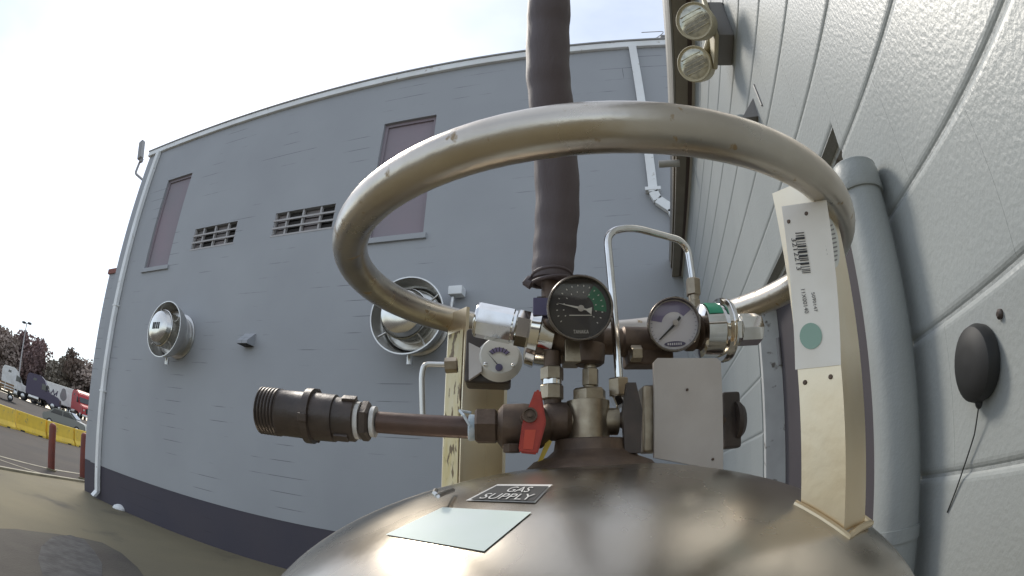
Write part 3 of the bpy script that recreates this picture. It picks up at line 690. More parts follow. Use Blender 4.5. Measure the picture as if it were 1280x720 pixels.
# ball valve with the red lever
bv = MB(); bv.hexa(V(594, 533, .435), V(622, 533, .435), .0145, roll=.5).lathe([(0, .0125), (.004, .0175), (.020, .0185), (.034, .0165), (.040, .011)], V(622, 533, .435), (1, 0, 0), 24)
bv.cyl(V(655, 533, .435), V(690, 530, .435), .0105); bvo = bv.build('ball_valve', M_bronze, T)
D_ = .405
red = [(669, 487), (676, 487), (683, 528), (672, 568), (650, 566), (648, 562), (653, 528)]
mb = MB(); rp_ = [V(x, y, D_) for x, y in red]; mb.prism(rp_, (0, .006, 0)); hnd = mb.build('lever', M_red, bvo, smooth=0)
bm_ = bmesh.new(); bm_.from_mesh(hnd.data); bmesh.ops.bevel(bm_, geom=list(bm_.edges), offset=.0012, segments=2, affect='EDGES'); bm_.to_mesh(hnd.data); bm_.free()
MB().lathe([(0, .0055), (.0025, .0055), (.0025, .0042), (.0008, .004), (.0008, .0018), (.003, .0018), (.003, 0)], V(662, 519, D_), (0, -1, 0), 20).build('lever_screw', M_bronze, bvo)
MB().cyl(V(662, 522, D_ + .005), V(660, 526, .43), .0065).build('stem', M_bronze, bvo)
mb = MB(); mb.prism([V(x, y, D_ - .0006) for x, y in ((656, 537), (670, 537), (666, 562), (654, 561))], (0, .0005, 0)); mb.build('grip_pad', mat('red_pad', (0.56, 0.07, 0.035), .5), bvo, smooth=0)
MB().hexa(V(640, 566, .42), V(640, 555, .42), .0065).build('drain_plug', M_bronze, bvo)
# pipe run to the left, with big threaded coupling
pz = CAMH + .0472; Dp = .44 - AX_O.y
pxX = lambda x: Lp(x, 528, .44).x
def PX(x): return Vector((pxX(x), Dp, pz))
MB().cyl(PX(472), PX(594), .0088, n=28).build('pipe', M_rustpipe, T)
MB().lathe([(0, .0098), (.001, .0108), (.004, .0105), (.006, .0096)], PX(586), (1, 0, 0), 24).build('blue_tape', M_blue, T)
MB().tube([PX(589) + Vector((0, -.0108, 0)), PX(584) + Vector((-.002, -.012, .008)), PX(580) + Vector((-.003, -.008, .012)), PX(588) + Vector((0, 0, .012))], .0012, 6).build('tape_end', M_blue, T)
MB().lathe([(0, .0125), (.0035, .0128)], PX(464.5), (1, 0, 0), 28).build('tape_band', M_tape, T)
MB().lathe([(0, .0155), (.0035, .0155)], PX(446), (1, 0, 0), 28).build('tape_band', M_tape, T)
MB().hexa(PX(451), PX(463.5), .0165).build('bushing', M_iron, T)
cpl = [(0, .0182), (.0015, .0205)]
h_ = .0015
for k in range(6): cpl += [(h_ + .0005, .0205), (h_ + .0016, .0192), (h_ + .0026, .0205)]; h_ += .0031
cpl += [(h_ + .001, .0196), (h_ + .018, .0196)]
LX = PX(326); Lc = (PX(446) - LX).x
cpl += [(.0445, .0198), (.045, .0232), (.051, .0232), (.0515, .0200), (.070, .0196), (.0705, .0180), (Lc - .001, .0178), (Lc, .0165)]
co_ = MB().lathe(cpl, LX, (1, 0, 0), 40).build('hose_coupling', M_iron, T)
for k in range(3): MB().box((-.004, -.0035, 0), (.004, .0035, .0035), .0008, Matrix.Translation(LX + Vector((.048, 0, 0))) @ Matrix.Rotation(R(100 + 120 * k), 4, 'X') @ Matrix.Translation((0, 0, .0215))).build('lug', M_iron, co_)
for k, (fx, ang) in enumerate(((.078, 150), (.083, 30))): MB().box((-.006, -.004, 0), (.006, .004, .003), .0008, Matrix.Translation(LX + Vector((fx, 0, 0))) @ Matrix.Rotation(R(ang), 4, 'X') @ Matrix.Translation((0, 0, .017))).build('lug', M_iron, co_)
# black lever on the right
mb = MB(); mb.prism([V(x, y, .415) for x, y in ((784, 478), (795, 478), (803, 512), (801, 566), (781, 566), (779, 512))], (0, .007, 0)); mb.build('black_lever', M_iron, T, smooth=0)
MB().cyl(V(790, 525, .422), V(780, 525, .44), .007).build('lever_stem', M_bronze, T)
MB().box(V(804, 566, .445), V(818, 486, .465), .003).build('side_block', M_brass, T)
# stainless tube: up, over, down to the right regulator
tb = arc([V(774, 478), V(768, 400), V(758, 290), V(790, 284, .45), V(850, 300, .47), V(860, 312, .475), V(866, 352, .475)], .014, 8)
MB().tube(tb, .0034, 14).build('bent_tube', M_chrome, T)
MB().hexa(V(774, 496), V(773, 473), .0088, roll=.3).build('hex_nut', M_brass, T)
MB().hexa(V(766, 502), V(776, 497), .0075).build('hex_nut', M_chrome, T)
MB().hexa(V(867, 370, .475), V(866, 349, .475), .0072, roll=.4).build('hex_nut', M_brass, T)
MB().cyl(V(869, 392, .475), V(867, 370, .475), .0052).hexa(V(869, 386, .475), V(868, 376, .475), .0062).build('fitting', M_brass, T)
# left regulator: body, bonnet nut, cap
ra, rb_ = V(594, 399, .455), V(700, 420, .455); ad = (rb_ - ra).normalized()
def RP(f): return ra + ad * f
MB().lathe([(0, .0135), (.001, .0145), (.003, .0148), (.031, .0148), (.032, .0138), (.034, .0138)], RP(0), ad, 8, roll=.39).build('regulator_cap', M_chrome, T)
MB().lathe([(0, .0140), (.001, .0152), (.011, .0152), (.012, .0142)], RP(.0345), ad, 6, roll=.2).build('lock_nut', M_chrome, T)
MB().lathe([(0, .022), (.002, .0292), (.009, .0305), (.010, .0280), (.021, .0275), (.023, .023)], RP(.045), ad, 12, roll=.2).build('bonnet', M_chrome, T)
MB().box(RP(.0475) + Vector((0, -.0300, .004)), RP(.0625) + Vector((0, -.0270, .021)), .0004).build('dark_reflection', M_navy, T)  # dark slab standing in for a dark reflection on the chrome bonnet
MB().lathe([(0, .021), (.004, .0225), (.030, .0225), (.036, .016), (.040, .012)], RP(.067), ad, 28).build('regulator_body', M_bronze, T)
MB().lathe([(0, .012), (.03, .012), (.032, .014), (.075, .014)], V(735, 426, .485), (1, 0, -.02), 20).build('manifold', M_bronze, T)
MB().box(V(785, 455, .475), V(832, 425, .50), .002).build('manifold_block', M_bronze, T)
MB().hexa(V(788, 442, .47), V(802, 442, .47), .0075).build('hex_nut', M_brass, T)
# gauges
M_bezel = mat('dark_bezel', (0.20, 0.175, 0.155), 0.22, 0.9)
def gauge(cx, cy, D, r, face_m, bez, name='pressure_gauge'):
    c_ = V(cx, cy, D); n_ = (Vector((-AX_O.x, -AX_O.y, CAMH)) - c_).normalized(); n_ = (n_ * .6 + Vector((0, -1, 0)) * .4).normalized()
    ri_ = n_.cross(Vector((0, 0, 1))).normalized() * -1; up = ri_.cross(n_) * -1
    if up.z < 0: up = -up
    F = lambda a, b, h=0.0: c_ + ri_ * (a * r) + up * (b * r) + n_ * h
    g0 = MB().lathe([(-.026, r * .5), (-.024, r * .82), (-.004, r * .9), (-.002, r * .96)], c_, n_, 40).build(name, M_bronze, T)
    MB().lathe([(-.004, r * .96), (-.002, r), (.003, r), (.0045, r * .97), (.0045, r * .93), (.002, r * .90), (-.001, r * .9)], c_, n_, 48, caps=False).build('bezel', bez, g0)
    MB().lathe([(-.003, r * .93), (-.0015, r * .93), (-.0015, 0)], c_, n_, 40).build('dial', face_m, g0)
    MB().lathe([(.0022, r * .94), (.0028, r * .5), (.0030, 0)], c_, n_, 40, caps=False).build('glass', M_glass, g0)
    return g0, F
def sector(F, a0, a1, r0, r1, h, n=20):
    mb = MB(); A_ = []; B_ = []
    for i in range(n + 1):
        a = R(a0 + (a1 - a0) * i / n); A_.append(mb.bm.verts.new(F(r0 * math.cos(a), r0 * math.sin(a), h))); B_.append(mb.bm.verts.new(F(r1 * math.cos(a), r1 * math.sin(a), h)))
    for i in range(n): mb.bm.faces.new((A_[i], B_[i], B_[i + 1], A_[i + 1]))
    return mb
def ticks(F, a0, a1, n, r0, r1, wd, h):
    mb = MB()
    for i in range(n):
        a = R(a0 + (a1 - a0) * i / (n - 1)); cx, sx = math.cos(a), math.sin(a)
        mb.poly([F(r0 * cx - wd * sx, r0 * sx + wd * cx, h), F(r0 * cx + wd * sx, r0 * sx - wd * cx, h), F(r1 * cx + wd * sx, r1 * sx - wd * cx, h), F(r1 * cx - wd * sx, r1 * sx + wd * cx, h)])
    return mb
g1, F1 = gauge(725, 385, .405, .0252, M_black, M_bezel)
sector(F1, -8, 58, .42, .80, -.0012).build('green_zone', M_green, g1, 0)
ticks(F1, -40, 215, 18, .66, .71, .013, -.0010).build('tick_mark', M_print, g1, 0)
ticks(F1, -32, 208, 12, .47, .51, .013, -.0010).build('tick_mark', M_print, g1, 0)
mb = MB(); mb.prism([F1(-.68, .15, .0002), F1(-.02, .035, .0002), F1(.20, -.03, .0002), F1(.36, .02, .0002), F1(.34, -.20, .0002), F1(.18, -.07, .0002), F1(-.02, -.03, .0002)], F1(0, 0, .0006) - F1(0, 0, 0)); mb.build('needle', M_print, g1, 0)
MB().lathe([(0, .0024), (.0012, .0024), (.0014, 0)], F1(.03, -.01, 0), F1(0, 0, 1) - F1(0, 0, 0), 16).build('hub', M_plate, g1)
mb = MB(); mb.poly([F1(-.32, -.2, -.001), F1(.36, -.2, -.001), F1(.36, -.225, -.001), F1(-.32, -.225, -.001)]); mb.build('print_line', M_print, g1, 0)
text_mesh('lettering', 'TANAKA', lambda a, b: F1(-.20 + a * .46, -.76 + b * .11, -.001), M_print, g1)
g2, F2 = gauge(842.5, 405.5, .445, .0236, M_dialwhite, M_bezel)
sector(F2, 38, 168, .46, .86, -.0012, 28).build('violet_band', M_violet, g2, 0)
ticks(F2, -45, 225, 28, .80, .86, .008, -.0010).build('tick_mark', M_navy, g2, 0)
mb = MB(); mb.prism([F2(-.58, -.52, .0002), F2(.02, .05, .0002), F2(.22, .30, .0002), F2(.28, .22, .0002), F2(.08, -.02, .0002), F2(-.54, -.55, .0002)], F2(0, 0, .0006) - F2(0, 0, 0)); mb.build('needle', M_ink, g2, 0)
MB().lathe([(0, .0026), (.0012, .0026), (.0014, 0)], F2(.06, .06, 0), F2(0, 0, 1) - F2(0, 0, 0), 16).build('hub', M_plate, g2)
mb = MB(); mb.poly([F2(.02 + .40 * math.cos(a), -.70 + .10 * math.sin(a), -.001) for a in [2 * math.pi * i / 24 for i in range(24)]]); mb.build('oval_mark', M_navy, g2, 0)
mb = MB()
for k in range(7): mb.poly([F2(-.26 + k * .08, -.74, -.0006), F2(-.215 + k * .08, -.74, -.0006), F2(-.215 + k * .08, -.66, -.0006), F2(-.26 + k * .08, -.66, -.0006)])
mb.build('oval_print', M_dialwhite, g2, 0)
# right regulator: body with green sticker, flange, cap
rr_a = V(868, 414, .47); rd = (V(960, 411, .475) - rr_a).normalized()
Q = lambda f: rr_a + rd * f
MB().lathe([(0, .016), (.005, .0245), (.024, .0250)], Q(0), rd, 32).build('regulator_body', M_chrome, T)
sdv = rd.cross(Vector((0, 0, 1))).normalized(); upv = sdv.cross(rd)
if sdv.y > 0: sdv = -sdv
mb = MB(); PA = []
for i_ in range(9):
    a = R(22 + 48 * i_ / 8); d_ = sdv * math.cos(a) + upv * (math.sin(a) if upv.z > 0 else -math.sin(a))
    PA.append([mb.bm.verts.new(Q(f_) + d_ * .0254) for f_ in (.007, .0215)])
for a_, b_ in zip(PA, PA[1:]): mb.bm.faces.new((a_[0], a_[1], b_[1], b_[0]))
mb.build('green_sticker', M_greenst, T)
MB().lathe([(.0235, .024), (.0245, .0292), (.028, .0300), (.0285, .0285), (.030, .0294), (.033, .0294), (.0345, .024)], Q(0), rd, 40).build('flange', M_chrome, T)
MB().lathe([(.0345, .0138), (.036, .0155), (.044, .0155), (.045, .0145)], Q(0), rd, 6, roll=.3).build('lock_nut', M_chrome, T)
MB().lathe([(.045, .0135), (.046, .0153), (.067, .0153), (.069, .0146), (.0698, .0124), (.0685, .0112)], Q(0), rd, 8, roll=.2).build('regulator_cap', M_chrome, T)
MB().cyl(Q(.040) + Vector((0, -.0125, .006)), Q(.040) + Vector((0, -.0145, .0065)), .0022, n=12).build('set_screw', M_iron, T)
MB().lathe([(0, .012), (.010, .018), (.016, .018), (.020, .010)], Q(-.018), rd, 24).build('gauge_port', M_bronze, T)
# plate, with the black hand knob behind it
mb = MB(); mb.prism([V(x, y, .438) for x, y in ((818, 572), (904, 588), (901, 452), (896, 447.5), (822, 447.5), (817, 453))], (0, .004, 0)); pl = mb.build('bracket_plate', M_plate, T, smooth=0)
MB().ball(V(859, 487, .4375), .0012).build('rivet', M_bronze, pl)
MB().ball(V(891, 574, .4375), .0012).build('rivet', M_bronze, pl)
kn = MB().box(V(905, 561, .485), V(918.5, 492, .50), .003).build('hand_knob', M_iron, T)
MB().lathe([(0, .019), (.004, .0195), (.009, .015), (.011, 0)], V(916, 526, .492), (1, 0, 0), 28).build('knob_cap', M_iron, kn)
MB().cyl(V(880, 526, .492), V(907, 526, .492), .007).build('knob_stem', M_bronze, kn)
# level gauge with clear dome and its housing
MB().box(V(580, 478, .50), V(640, 424, .535), .003).build('level_gauge', M_iron, T)
lg = [c_ for c_ in T.children if c_.name.startswith('level_gauge')][0]
MB().lathe([(0, .021), (.003, .0195), (.012, .0175), (.013, .0165), (.013, 0)], V(624, 450, .50), (.05, -1, .12), 32).build('dial_housing', M_label, lg)
c_ = V(624, 450, .4862); nn = Vector((.05, -1, .12)).normalized(); rt_ = Vector((1, .05, 0)).normalized(); up_ = rt_.cross(nn) * -1
if up_.z < 0: up_ = -up_
F3 = lambda a, b, h=0.0: c_ + rt_ * (a * .0165) + up_ * (b * .0165) + nn * h
sector(F3, 40, 140, .45, .70, .0006).build('scale_band', M_violet, lg, 0)
ticks(F3, 40, 140, 7, .45, .72, .02, .0009).build('tick_mark', M_ink, lg, 0)
mb = MB(); mb.prism([F3(-.62, .34, .001), F3(0, -.42, .001), F3(.06, -.40, .001)], nn * .0004); mb.build('needle', M_ink, lg, 0)
for a_, b_, r_ in ((0, -.45, .0032), (-.72, -.30, .0018), (.72, -.30, .0018)):
    MB().lathe([(0, r_), (.0015, r_), (.002, r_ * .5), (.002, 0)], F3(a_, b_, .0008), nn, 14).build('screw', M_navy if r_ > .003 else M_chrome, lg)
mb = MB(); mb.prism([V(586, 428, .495), V(602, 436, .488), V(602, 464, .488), V(586, 475, .495)], (0, .008, 0)); mb.build('cheek', M_plate, lg, smooth=0)
# thin white sensing tube at the left
MB().tube(arc([V(566, 456, .505), V(530, 455, .505), V(527, 470, .505), V(529, 540, .505)], .012, 8), .0026, 12).build('sensing_tube', M_alu, T)
MB().hexa(V(556, 457, .505), V(572, 456, .505), .0072).build('hex_nut', M_brass, T)
# yellow tag wire beside the red lever
mb = MB(); mb.prism([V(684, 548, .43), V(690, 552, .43), V(676, 580, .425), V(671, 580, .425)], (0, .0008, 0)); mb.build('yellow_tag', M_yellowtag, T, smooth=0)

# ------------------------------------------------------------------ dark foam-covered hose hanging into the cluster
Hc = [(689, 354, .475), (691, 335, .475), (694, 300, .475), (697, 250, .47), (694, 190, .462), (689, 130, .452), (685, 90, .444), (685, 40, .434), (686, -20, .42)]
hp = [V(x, y, D) for x, y, D in Hc]
hp += [hp[-1] + Vector((.0, .0, .3)), hp[-1] + Vector((.02, .01, .8)), hp[-1] + Vector((.10, .05, 1.15)), hp[-1] + Vector((.30, .07, 1.24))]
def smooth_path(p, n=6):
    out = []
    for i in range(len(p) - 1):
        p0, p1, p2, p3 = p[max(i - 1, 0)], p[i], p[i + 1], p[min(i + 2, len(p) - 1)]
        for k in range(n):
            t = k / n; out.append(.5 * ((2 * p1) + (p2 - p0) * t + (2 * p0 - 5 * p1 + 4 * p2 - p3) * t * t + (3 * p1 - p0 - 3 * p2 + p3) * t ** 3))
    return out + [p[-1]]
hs = smooth_path(hp)
H = thing('insulated_hose', 'dark foam covered hose hanging down behind the steel ring', 'hose', T.location, PHI)
rad_ = [.0182 - (.0030, .0012, .0004, 0)[min(i, 3)] + .0004 * math.sin(i * 1.3) + min(max(i - 2, 0), 14) * .00016 + min(max(i - 14, 0), 32) * .00012 for i in range(len(hs))]
ho = MB().tube(hs, .02, 28, radii=rad_).build('foam_cover', M_hose, H)
for i in (1, 3): MB().tube([hs[i] + Vector((.0180 * math.cos(a), .0180 * math.sin(a), .003 * math.sin(a + i))) for a in [2 * math.pi * k / 24 for k in range(24)]], .0016, 8, closed=True).build('tape_wrap', M_hose, ho)
MB().tube([hs[2] + Vector((-.019, 0, 0)), hs[1] + Vector((-.022, -.003, -.003)), hs[0] + Vector((-.018, -.004, -.004))], .004, 8).build('torn_edge', M_hose, ho)
MB().cyl(hs[0] + Vector((0, 0, .004)), V(690, 400, .472), .009).build('inner_pipe', M_bronze, H)

# ------------------------------------------------------------------ far truck lot at the left
def ground_pt(x, y):                 # point on the flat ground seen at the pixel
    return g(x, y)
M_yellow = mat('yellow_barrier_paint', (0.78, 0.53, 0.05), 0.6, c2=(0.68, 0.46, 0.05), scale=3, spots=(0.25, 0.2, 0.12), sp_scale=5, sp_lo=0.62, sp_hi=0.72)
M_bred = mat('rusty_red_paint', (0.20, 0.045, 0.025), 0.6, c2=(0.14, 0.04, 0.03), scale=6)
bl = [g(-34, 521), g(15.6, 535.4), g(18.5, 535.8), g(55, 547), g(57, 547.6), g(89.5, 556), g(91, 556.4), g(116, 562)]
names = ['yellow concrete barrier at the left edge of the picture', 'yellow concrete barrier left of the red bollard', 'yellow concrete barrier right behind the red bollard', 'yellow concrete barrier nearest the grey building corner']
for i in range(4):
    a, b = bl[2 * i], bl[2 * i + 1]; t = (b - a); ln = t.length; t.normalize(); n_ = Vector((-t.y, t.x, 0))
    br = thing('road_barrier', names[i], 'barrier', ((a + b) / 2)[:], math.atan2(t.y, t.x), 'yellow barriers along the lot')
    mb = MB(); hb = .92
    mb.prism([(-ln / 2, y, z) for y, z in ((-.28, 0), (-.28, .09), (-.15, .30), (-.10, hb - .02), (-.08, hb), (.08, hb), (.10, hb - .02), (.15, .30), (.28, .09), (.28, 0))], (ln, 0, 0)); mb.build('body', M_yellow, br, smooth=20)
    for s_ in (-1, 1): MB().box((s_ * ln * .3 - .15, -.2895, .0), (s_ * ln * .3 + .15, .2895, .06)).build('fork_slot', M_dark, br, smooth=0)
for (x0, yb, yt, lab) in ((64, 592, 529, 'red bollard standing in front of the yellow barriers'), (104, 603, 541, 'red bollard half hidden by the grey building corner')):
    p = g(x0, yb - 4); d_ = math.hypot(p.x, p.y)
    bo_ = thing('bollard', lab, 'bollard', p, 0, 'red bollards at the lot edge')
    MB().lathe([(0, .105), (1.04, .105), (1.08, .09), (1.11, .05), (1.12, 0)], n=24).build('post', M_bred, bo_)
    MB().lathe([(0, .14), (.03, .14), (.05, .09)], n=24).build('footing', M_concrete, bo_)
# vehicles
def far(x, y, d):
    r = ray(x, y); k = d / math.hypot(r.x, r.y); p = C0 + r * k; p.z = gz(d); return p
def heading(x):                      # direction along the picture to the right at that place, on the ground
    r = ray(x, 490); return math.atan2(-r.x, r.y)     # angle of the vector (r.y, -r.x)
M_twhite = mat('truck_white', (0.74, 0.73, 0.70), 0.35, c2=(0.62, 0.60, 0.56), scale=1.5)
M_tpurple = mat('truck_violet', (0.06, 0.045, 0.08), 0.35)
M_tred = mat('truck_red', (0.42, 0.03, 0.035), 0.4)
M_tyre = mat('tyre', (0.02, 0.02, 0.02), 0.85)
M_rim = mat('rim', (0.55, 0.55, 0.54), 0.3, 0.9)
def wheel(par, x, y, r=.52, wd=.28):
    s_ = 1 if y > 0 else -1
    w_ = MB().lathe([(-wd / 2, r * .6), (-wd / 2, r * .92), (-wd * .35, r), (wd * .35, r), (wd / 2, r * .92), (wd / 2, r * .6)], (x, y, r), (0, 1, 0), 24).build('wheel', M_tyre, par)
    MB().lathe([(0, r * .6), (.03, r * .5), (.04, r * .2), (.09, r * .16), (.09, 0)], (x, y + s_ * wd * .48, r), (0, s_, 0), 20).build('rim', M_rim, w_)
def tractor(label, x, y, d, m, rz=0.0):
    p = far(x, y, d); t = thing('semi_truck', label, 'truck', p, heading(x) + rz, 'parked semi trucks')
    sidep = [(-2.9, 1.0), (-2.9, 3.25), (-2.6, 3.75), (-.6, 3.85), (.1, 3.45), (.35, 3.0), (.95, 2.1), (1.2, 2.0), (2.6, 1.75), (2.85, 1.5), (2.9, .55), (1.0, .55), (.6, .9)]
    mb = MB(); mb.prism([(a, -1.2, b) for a, b in sidep], (0, 2.4, 0)); cb_ = mb.build('cab', m, t, smooth=0)
    bm_ = bmesh.new(); bm_.from_mesh(cb_.data); bmesh.ops.bevel(bm_, geom=[e for e in bm_.edges], offset=.10, segments=2, affect='EDGES'); bm_.to_mesh(cb_.data); bm_.free()
    for s_ in (-1, 1):
        MB().prism([(-.25, s_ * 1.205, 2.15), (.75, s_ * 1.205, 2.15), (.42, s_ * 1.205, 2.85), (-.2, s_ * 1.205, 2.95)], (0, s_ * .01, 0)).build('side_window', M_carglass, cb_, smooth=0)
        MB().prism([(-1.8, s_ * 1.205, 3.0), (-1.2, s_ * 1.205, 3.0), (-1.2, s_ * 1.205, 3.3), (-1.7, s_ * 1.205, 3.3)], (0, s_ * .01, 0)).build('sleeper_window', M_carglass, cb_, smooth=0)
        MB().lathe([(0, .12), (.03, .16), (.05, .1)], (2.86, s_ * .95, 1.2), (1, 0, 0), 16).build('headlight', M_lens, cb_)
        MB().box((.45, s_ * 1.3 - .08, 2.1), (.6, s_ * 1.3 + .08, 2.75), .03).build('mirror', M_dark, cb_)
        MB().cyl((-2.3, s_ * 1.05, .75), (-.6, s_ * 1.05, .75), .32).build('fuel_tank', M_alu, t)
        wheel(t, 1.75, s_ * 1.05); wheel(t, -3.3, s_ * 1.05); wheel(t, -4.6, s_ * 1.05)
    MB().prism([(.50, -1.05, 2.86), (.98, -1.05, 2.14), (.98, 1.05, 2.14), (.50, 1.05, 2.86)], (.06, 0, .05)).build('windshield', M_carglass, cb_, smooth=0)
    MB().box((2.86, -.6, .8), (2.93, .6, 1.5), .02).build('grille', M_dark, cb_)
    MB().box((-5.2, -.5, .75), (.6, .5, 1.0)).build('chassis', M_dark, t, smooth=0)
    MB().box((2.7, -1.15, .35), (2.98, 1.15, .65), .05).build('bumper', M_rim, t)
    return t
t1 = tractor('white semi truck parked farthest left in the lot', 19, 500, 82, M_twhite)
t2 = tractor('dark violet semi truck parked between the white truck and the white trailer', 53, 509, 76, M_tpurple, -.15)
def trailer(label, x, y, d, m, ln, emblem=True, rz=0.0):
    p = far(x, y, d); t = thing('trailer', label, 'trailer', p, heading(x) + rz, 'parked trailers')
    MB().box((-ln / 2, -1.28, 1.15), (ln / 2, 1.28, 4.0), .04).build('box_body', m, t)
    MB().box((-ln / 2 + .1, -.5, .85), (ln / 2 - .1, .5, 1.14)).build('chassis', M_dark, t, smooth=0)
    for z in (1.2, 3.9): MB().box((-ln / 2, -1.30, z), (ln / 2, -1.281, z + .08)).build('rail', M_rim, t, smooth=0)
    for s_ in (-1, 1):
        for xx in (-ln / 2 + 1.2, -ln / 2 + 2.5): wheel(t, xx, s_ * 1.0)
    if emblem:
        mb = MB(); mb.prism([(1.4 + .62 * math.cos(a) * (1 - .15 * math.sin(3 * a)), -1.286, 2.75 + .95 * math.sin(a)) for a in [2 * math.pi * i / 24 for i in range(24)]], (0, -.004, 0)); e_ = mb.build('emblem', M_lampgrey, t, smooth=0)
        mb = MB(); mb.prism([(1.4 + .34 * math.cos(a), -1.291, 2.72 + .5 * math.sin(a)) for a in [2 * math.pi * i / 18 for i in range(18)]], (0, -.003, 0)); mb.build('emblem_field', M_pane_g, e_, smooth=0)
        for k, (xx, zz, a) in enumerate(((-.9, 2.5, .5), (-.5, 2.7, -.4), (-.2, 2.4, .7), (.15, 2.6, .2))):
            MB().box((-.10, -.003, -.42), (.10, .0, .42), 0, Matrix.Translation((xx, -1.286, zz)) @ Matrix.Rotation(a, 4, 'Y')).build('script_mark', M_tpurple, t, smooth=0)
    return t
trailer('white box trailer with grey emblem behind the violet truck', 71, 506, 88, M_twhite, 11.5, True, -.25)
t3 = tractor('red semi truck next to the grey building corner', 103, 520, 80, M_tred, -1.2)
# wooden stake truck bed at the left edge
p = far(2, 512, 60); sb = thing('stake_trailer', 'low flatbed with brown stake sides at the left edge of the lot', 'trailer', p, heading(2))
MB().box((-2.6, -1, .7), (2.0, 1, .9)).build('deck', M_soil, sb, smooth=0)
M_wood = mat('brown_board', (0.22, 0.13, 0.06), 0.7)
for z in (1.0, 1.28, 1.56): MB().box((-2.6, -1.03, z), (1.4, -1.0, z + .18)).build('board', M_wood, sb, smooth=0)
for xx in (-2.5, -1.2, .1, 1.35, 1.75): MB().box((xx, -1.08, .9), (xx + .09, -1.031, 1.95)).build('stake', M_rim, sb, smooth=0)
for s_ in (-1, 1): wheel(sb, -1.2, s_ * .9, .38, .2); wheel(sb, 1.0, s_ * .9, .38, .2)
# grey suv
p = far(82, 533, 46); sv_ = thing('parked_car', 'grey car parked behind the yellow barriers', 'car', p, heading(82) - .35)
M_cargrey = mat('car_grey', (0.22, 0.22, 0.20), 0.3, 0.4)
mb = MB(); mb.prism([(a, -.9, b) for a, b in ((-2.2, .4), (-2.25, .95), (-1.7, 1.05), (-1.0, 1.55), (.6, 1.58), (1.3, 1.08), (2.2, .92), (2.3, .4))], (0, 1.8, 0)); cb_ = mb.build('body', M_cargrey, sv_, smooth=0)
bm_ = bmesh.new(); bm_.from_mesh(cb_.data); bmesh.ops.bevel(bm_, geom=list(bm_.edges), offset=.09, segments=2, affect='EDGES'); bm_.to_mesh(cb_.data); bm_.free()
for s_ in (-1, 1):
    MB().prism([(-1.35, s_ * .903, 1.1), (-.1, s_ * .903, 1.1), (-.1, s_ * .903, 1.47), (-.95, s_ * .903, 1.47)], (0, s_ * .012, 0)).build('window', M_carglass, cb_, smooth=0)
    MB().prism([(0, s_ * .903, 1.1), (1.15, s_ * .903, 1.1), (.55, s_ * .903, 1.48), (0, s_ * .903, 1.48)], (0, s_ * .012, 0)).build('window', M_carglass, cb_, smooth=0)
    wheel(sv_, -1.4, s_ * .8, .33, .22); wheel(sv_, 1.45, s_ * .8, .33, .22)
MB().prism([(.70, -.75, 1.52), (1.25, -.75, 1.13), (1.25, .75, 1.13), (.70, .75, 1.52)], (.05, 0, .06)).build('windshield', M_carglass, cb_, smooth=0)
# light mast
p = far(23.5, 470, 96); lm = thing('light_mast', 'tall slender light mast behind the white truck', 'street light', p)
hm = 12.4
MB().cyl((0, 0, 0), (0, 0, hm), .17, .10, 12).build('pole', M_bar, lm)
for a in (-.9, .9): MB().box((a - .4, -.25, hm - .15), (a + .4, .25, hm + .2), .04, Matrix.Rotation(R(20), 4, 'Z')).build('lamp_head', M_dark, lm)
MB().box((-1.1, -.05, hm - .05), (1.1, .05, hm + .05), 0, Matrix.Rotation(R(20), 4, 'Z')).build('crossarm', M_bar, lm, smooth=0)
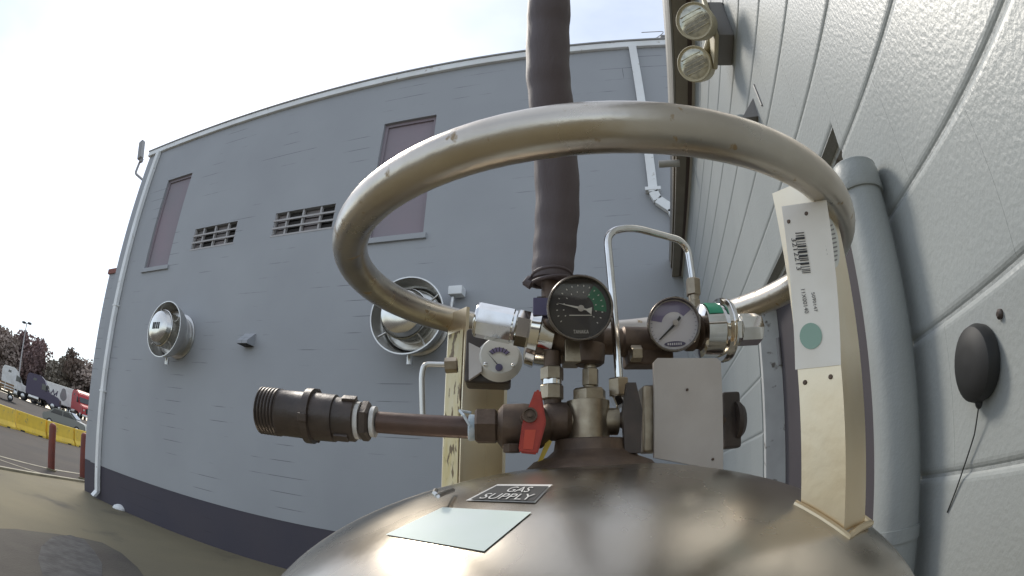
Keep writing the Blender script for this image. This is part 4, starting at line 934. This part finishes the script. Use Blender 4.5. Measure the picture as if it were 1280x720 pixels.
# autumn trees
M_bark = mat('bark', (0.07, 0.05, 0.04), 0.9)
LEAF = [mat('leaf_%s' % n, c_, 0.75, c2=c2_, scale=.9) for n, c_, c2_ in (('brown', (0.33, 0.26, 0.215), (0.24, 0.185, 0.155)), ('violet', (0.37, 0.26, 0.245), (0.26, 0.185, 0.175)), ('olive', (0.30, 0.255, 0.20), (0.21, 0.18, 0.145)))]
def tree(label, x, d, ht, wd, lm_, seed):
    rr = random.Random(seed); p = far(x, 480, d); t = thing('tree', label, 'tree', p, rr.random() * 6, 'trees behind the truck lot')
    th = ht * .5; mb = MB(); mb.tube([(0, 0, 0), (.1, 0, th * .5), (.05, .1, th), (0, .1, ht * .8)], .2, 8, radii=[.32, .24, .16, .05])
    tips = []
    for k in range(9):
        a = rr.random() * 6.28; z0 = ht * rr.uniform(.22, .6); r_ = wd * rr.uniform(.25, .48); q = Vector((r_ * math.cos(a), r_ * math.sin(a), z0 + ht * rr.uniform(.1, .28))); tips.append(q)
        mb.tube([(0.05, .05, z0), q * .5 + Vector((0, 0, z0 * .5 + .2)), q], .1, 6, radii=[.13, .08, .03])
    mb.build('trunk', M_bark, t)
    cl = [(Vector((0, 0, ht * .75)), wd * .3)] + [(q, wd * rr.uniform(.16, .26)) for q in tips] + [(Vector((rr.uniform(-.3, .3) * wd, rr.uniform(-.3, .3) * wd, ht * rr.uniform(.2, .92))), wd * rr.uniform(.12, .22)) for _ in range(9)]
    vs, fs = [], []
    for q, r_ in cl:
        for _ in range(260):
            n_ = Vector((rr.gauss(0, 1), rr.gauss(0, 1), rr.gauss(0, 1))).normalized(); c_ = q + n_ * r_ * rr.random() ** .45 * 1.08
            if c_.z < .4: continue
            a = Vector((rr.gauss(0, 1), rr.gauss(0, 1), rr.gauss(0, 1))).normalized(); b = a.orthogonal().normalized(); s_ = rr.uniform(.22, .5); i0 = len(vs)
            vs += [c_ + a * s_, c_ + b * s_ * .7, c_ - a * s_, c_ - b * s_ * .7]; fs.append((i0, i0 + 1, i0 + 2, i0 + 3))
    me = bpy.data.meshes.new('crown'); me.from_pydata(vs, [], fs); me.update(); link('crown', me, lm_, t)
tree('brown tree left of the light mast at the picture edge', -4, 112, 12.5, 9, LEAF[0], 1)
tree('round violet brown tree behind the light mast', 30, 115, 13.5, 11, LEAF[1], 2)
tree('brown tree behind the cab of the white truck', 12, 118, 11.5, 9, LEAF[0], 3)
tree('low olive tree in the dip between the larger trees', 58, 122, 9.0, 8, LEAF[2], 4)
tree('olive brown tree above the white trailer', 76, 116, 11.0, 8.5, LEAF[2], 5)
tree('tall brown tree right of the white trailer', 92, 114, 13.2, 9, LEAF[0], 6)
tree('dark brown tree at the grey building corner', 110, 112, 12.4, 9, LEAF[0], 7)
tree('dark tree behind the violet truck', 44, 124, 10.5, 9, LEAF[0], 8)
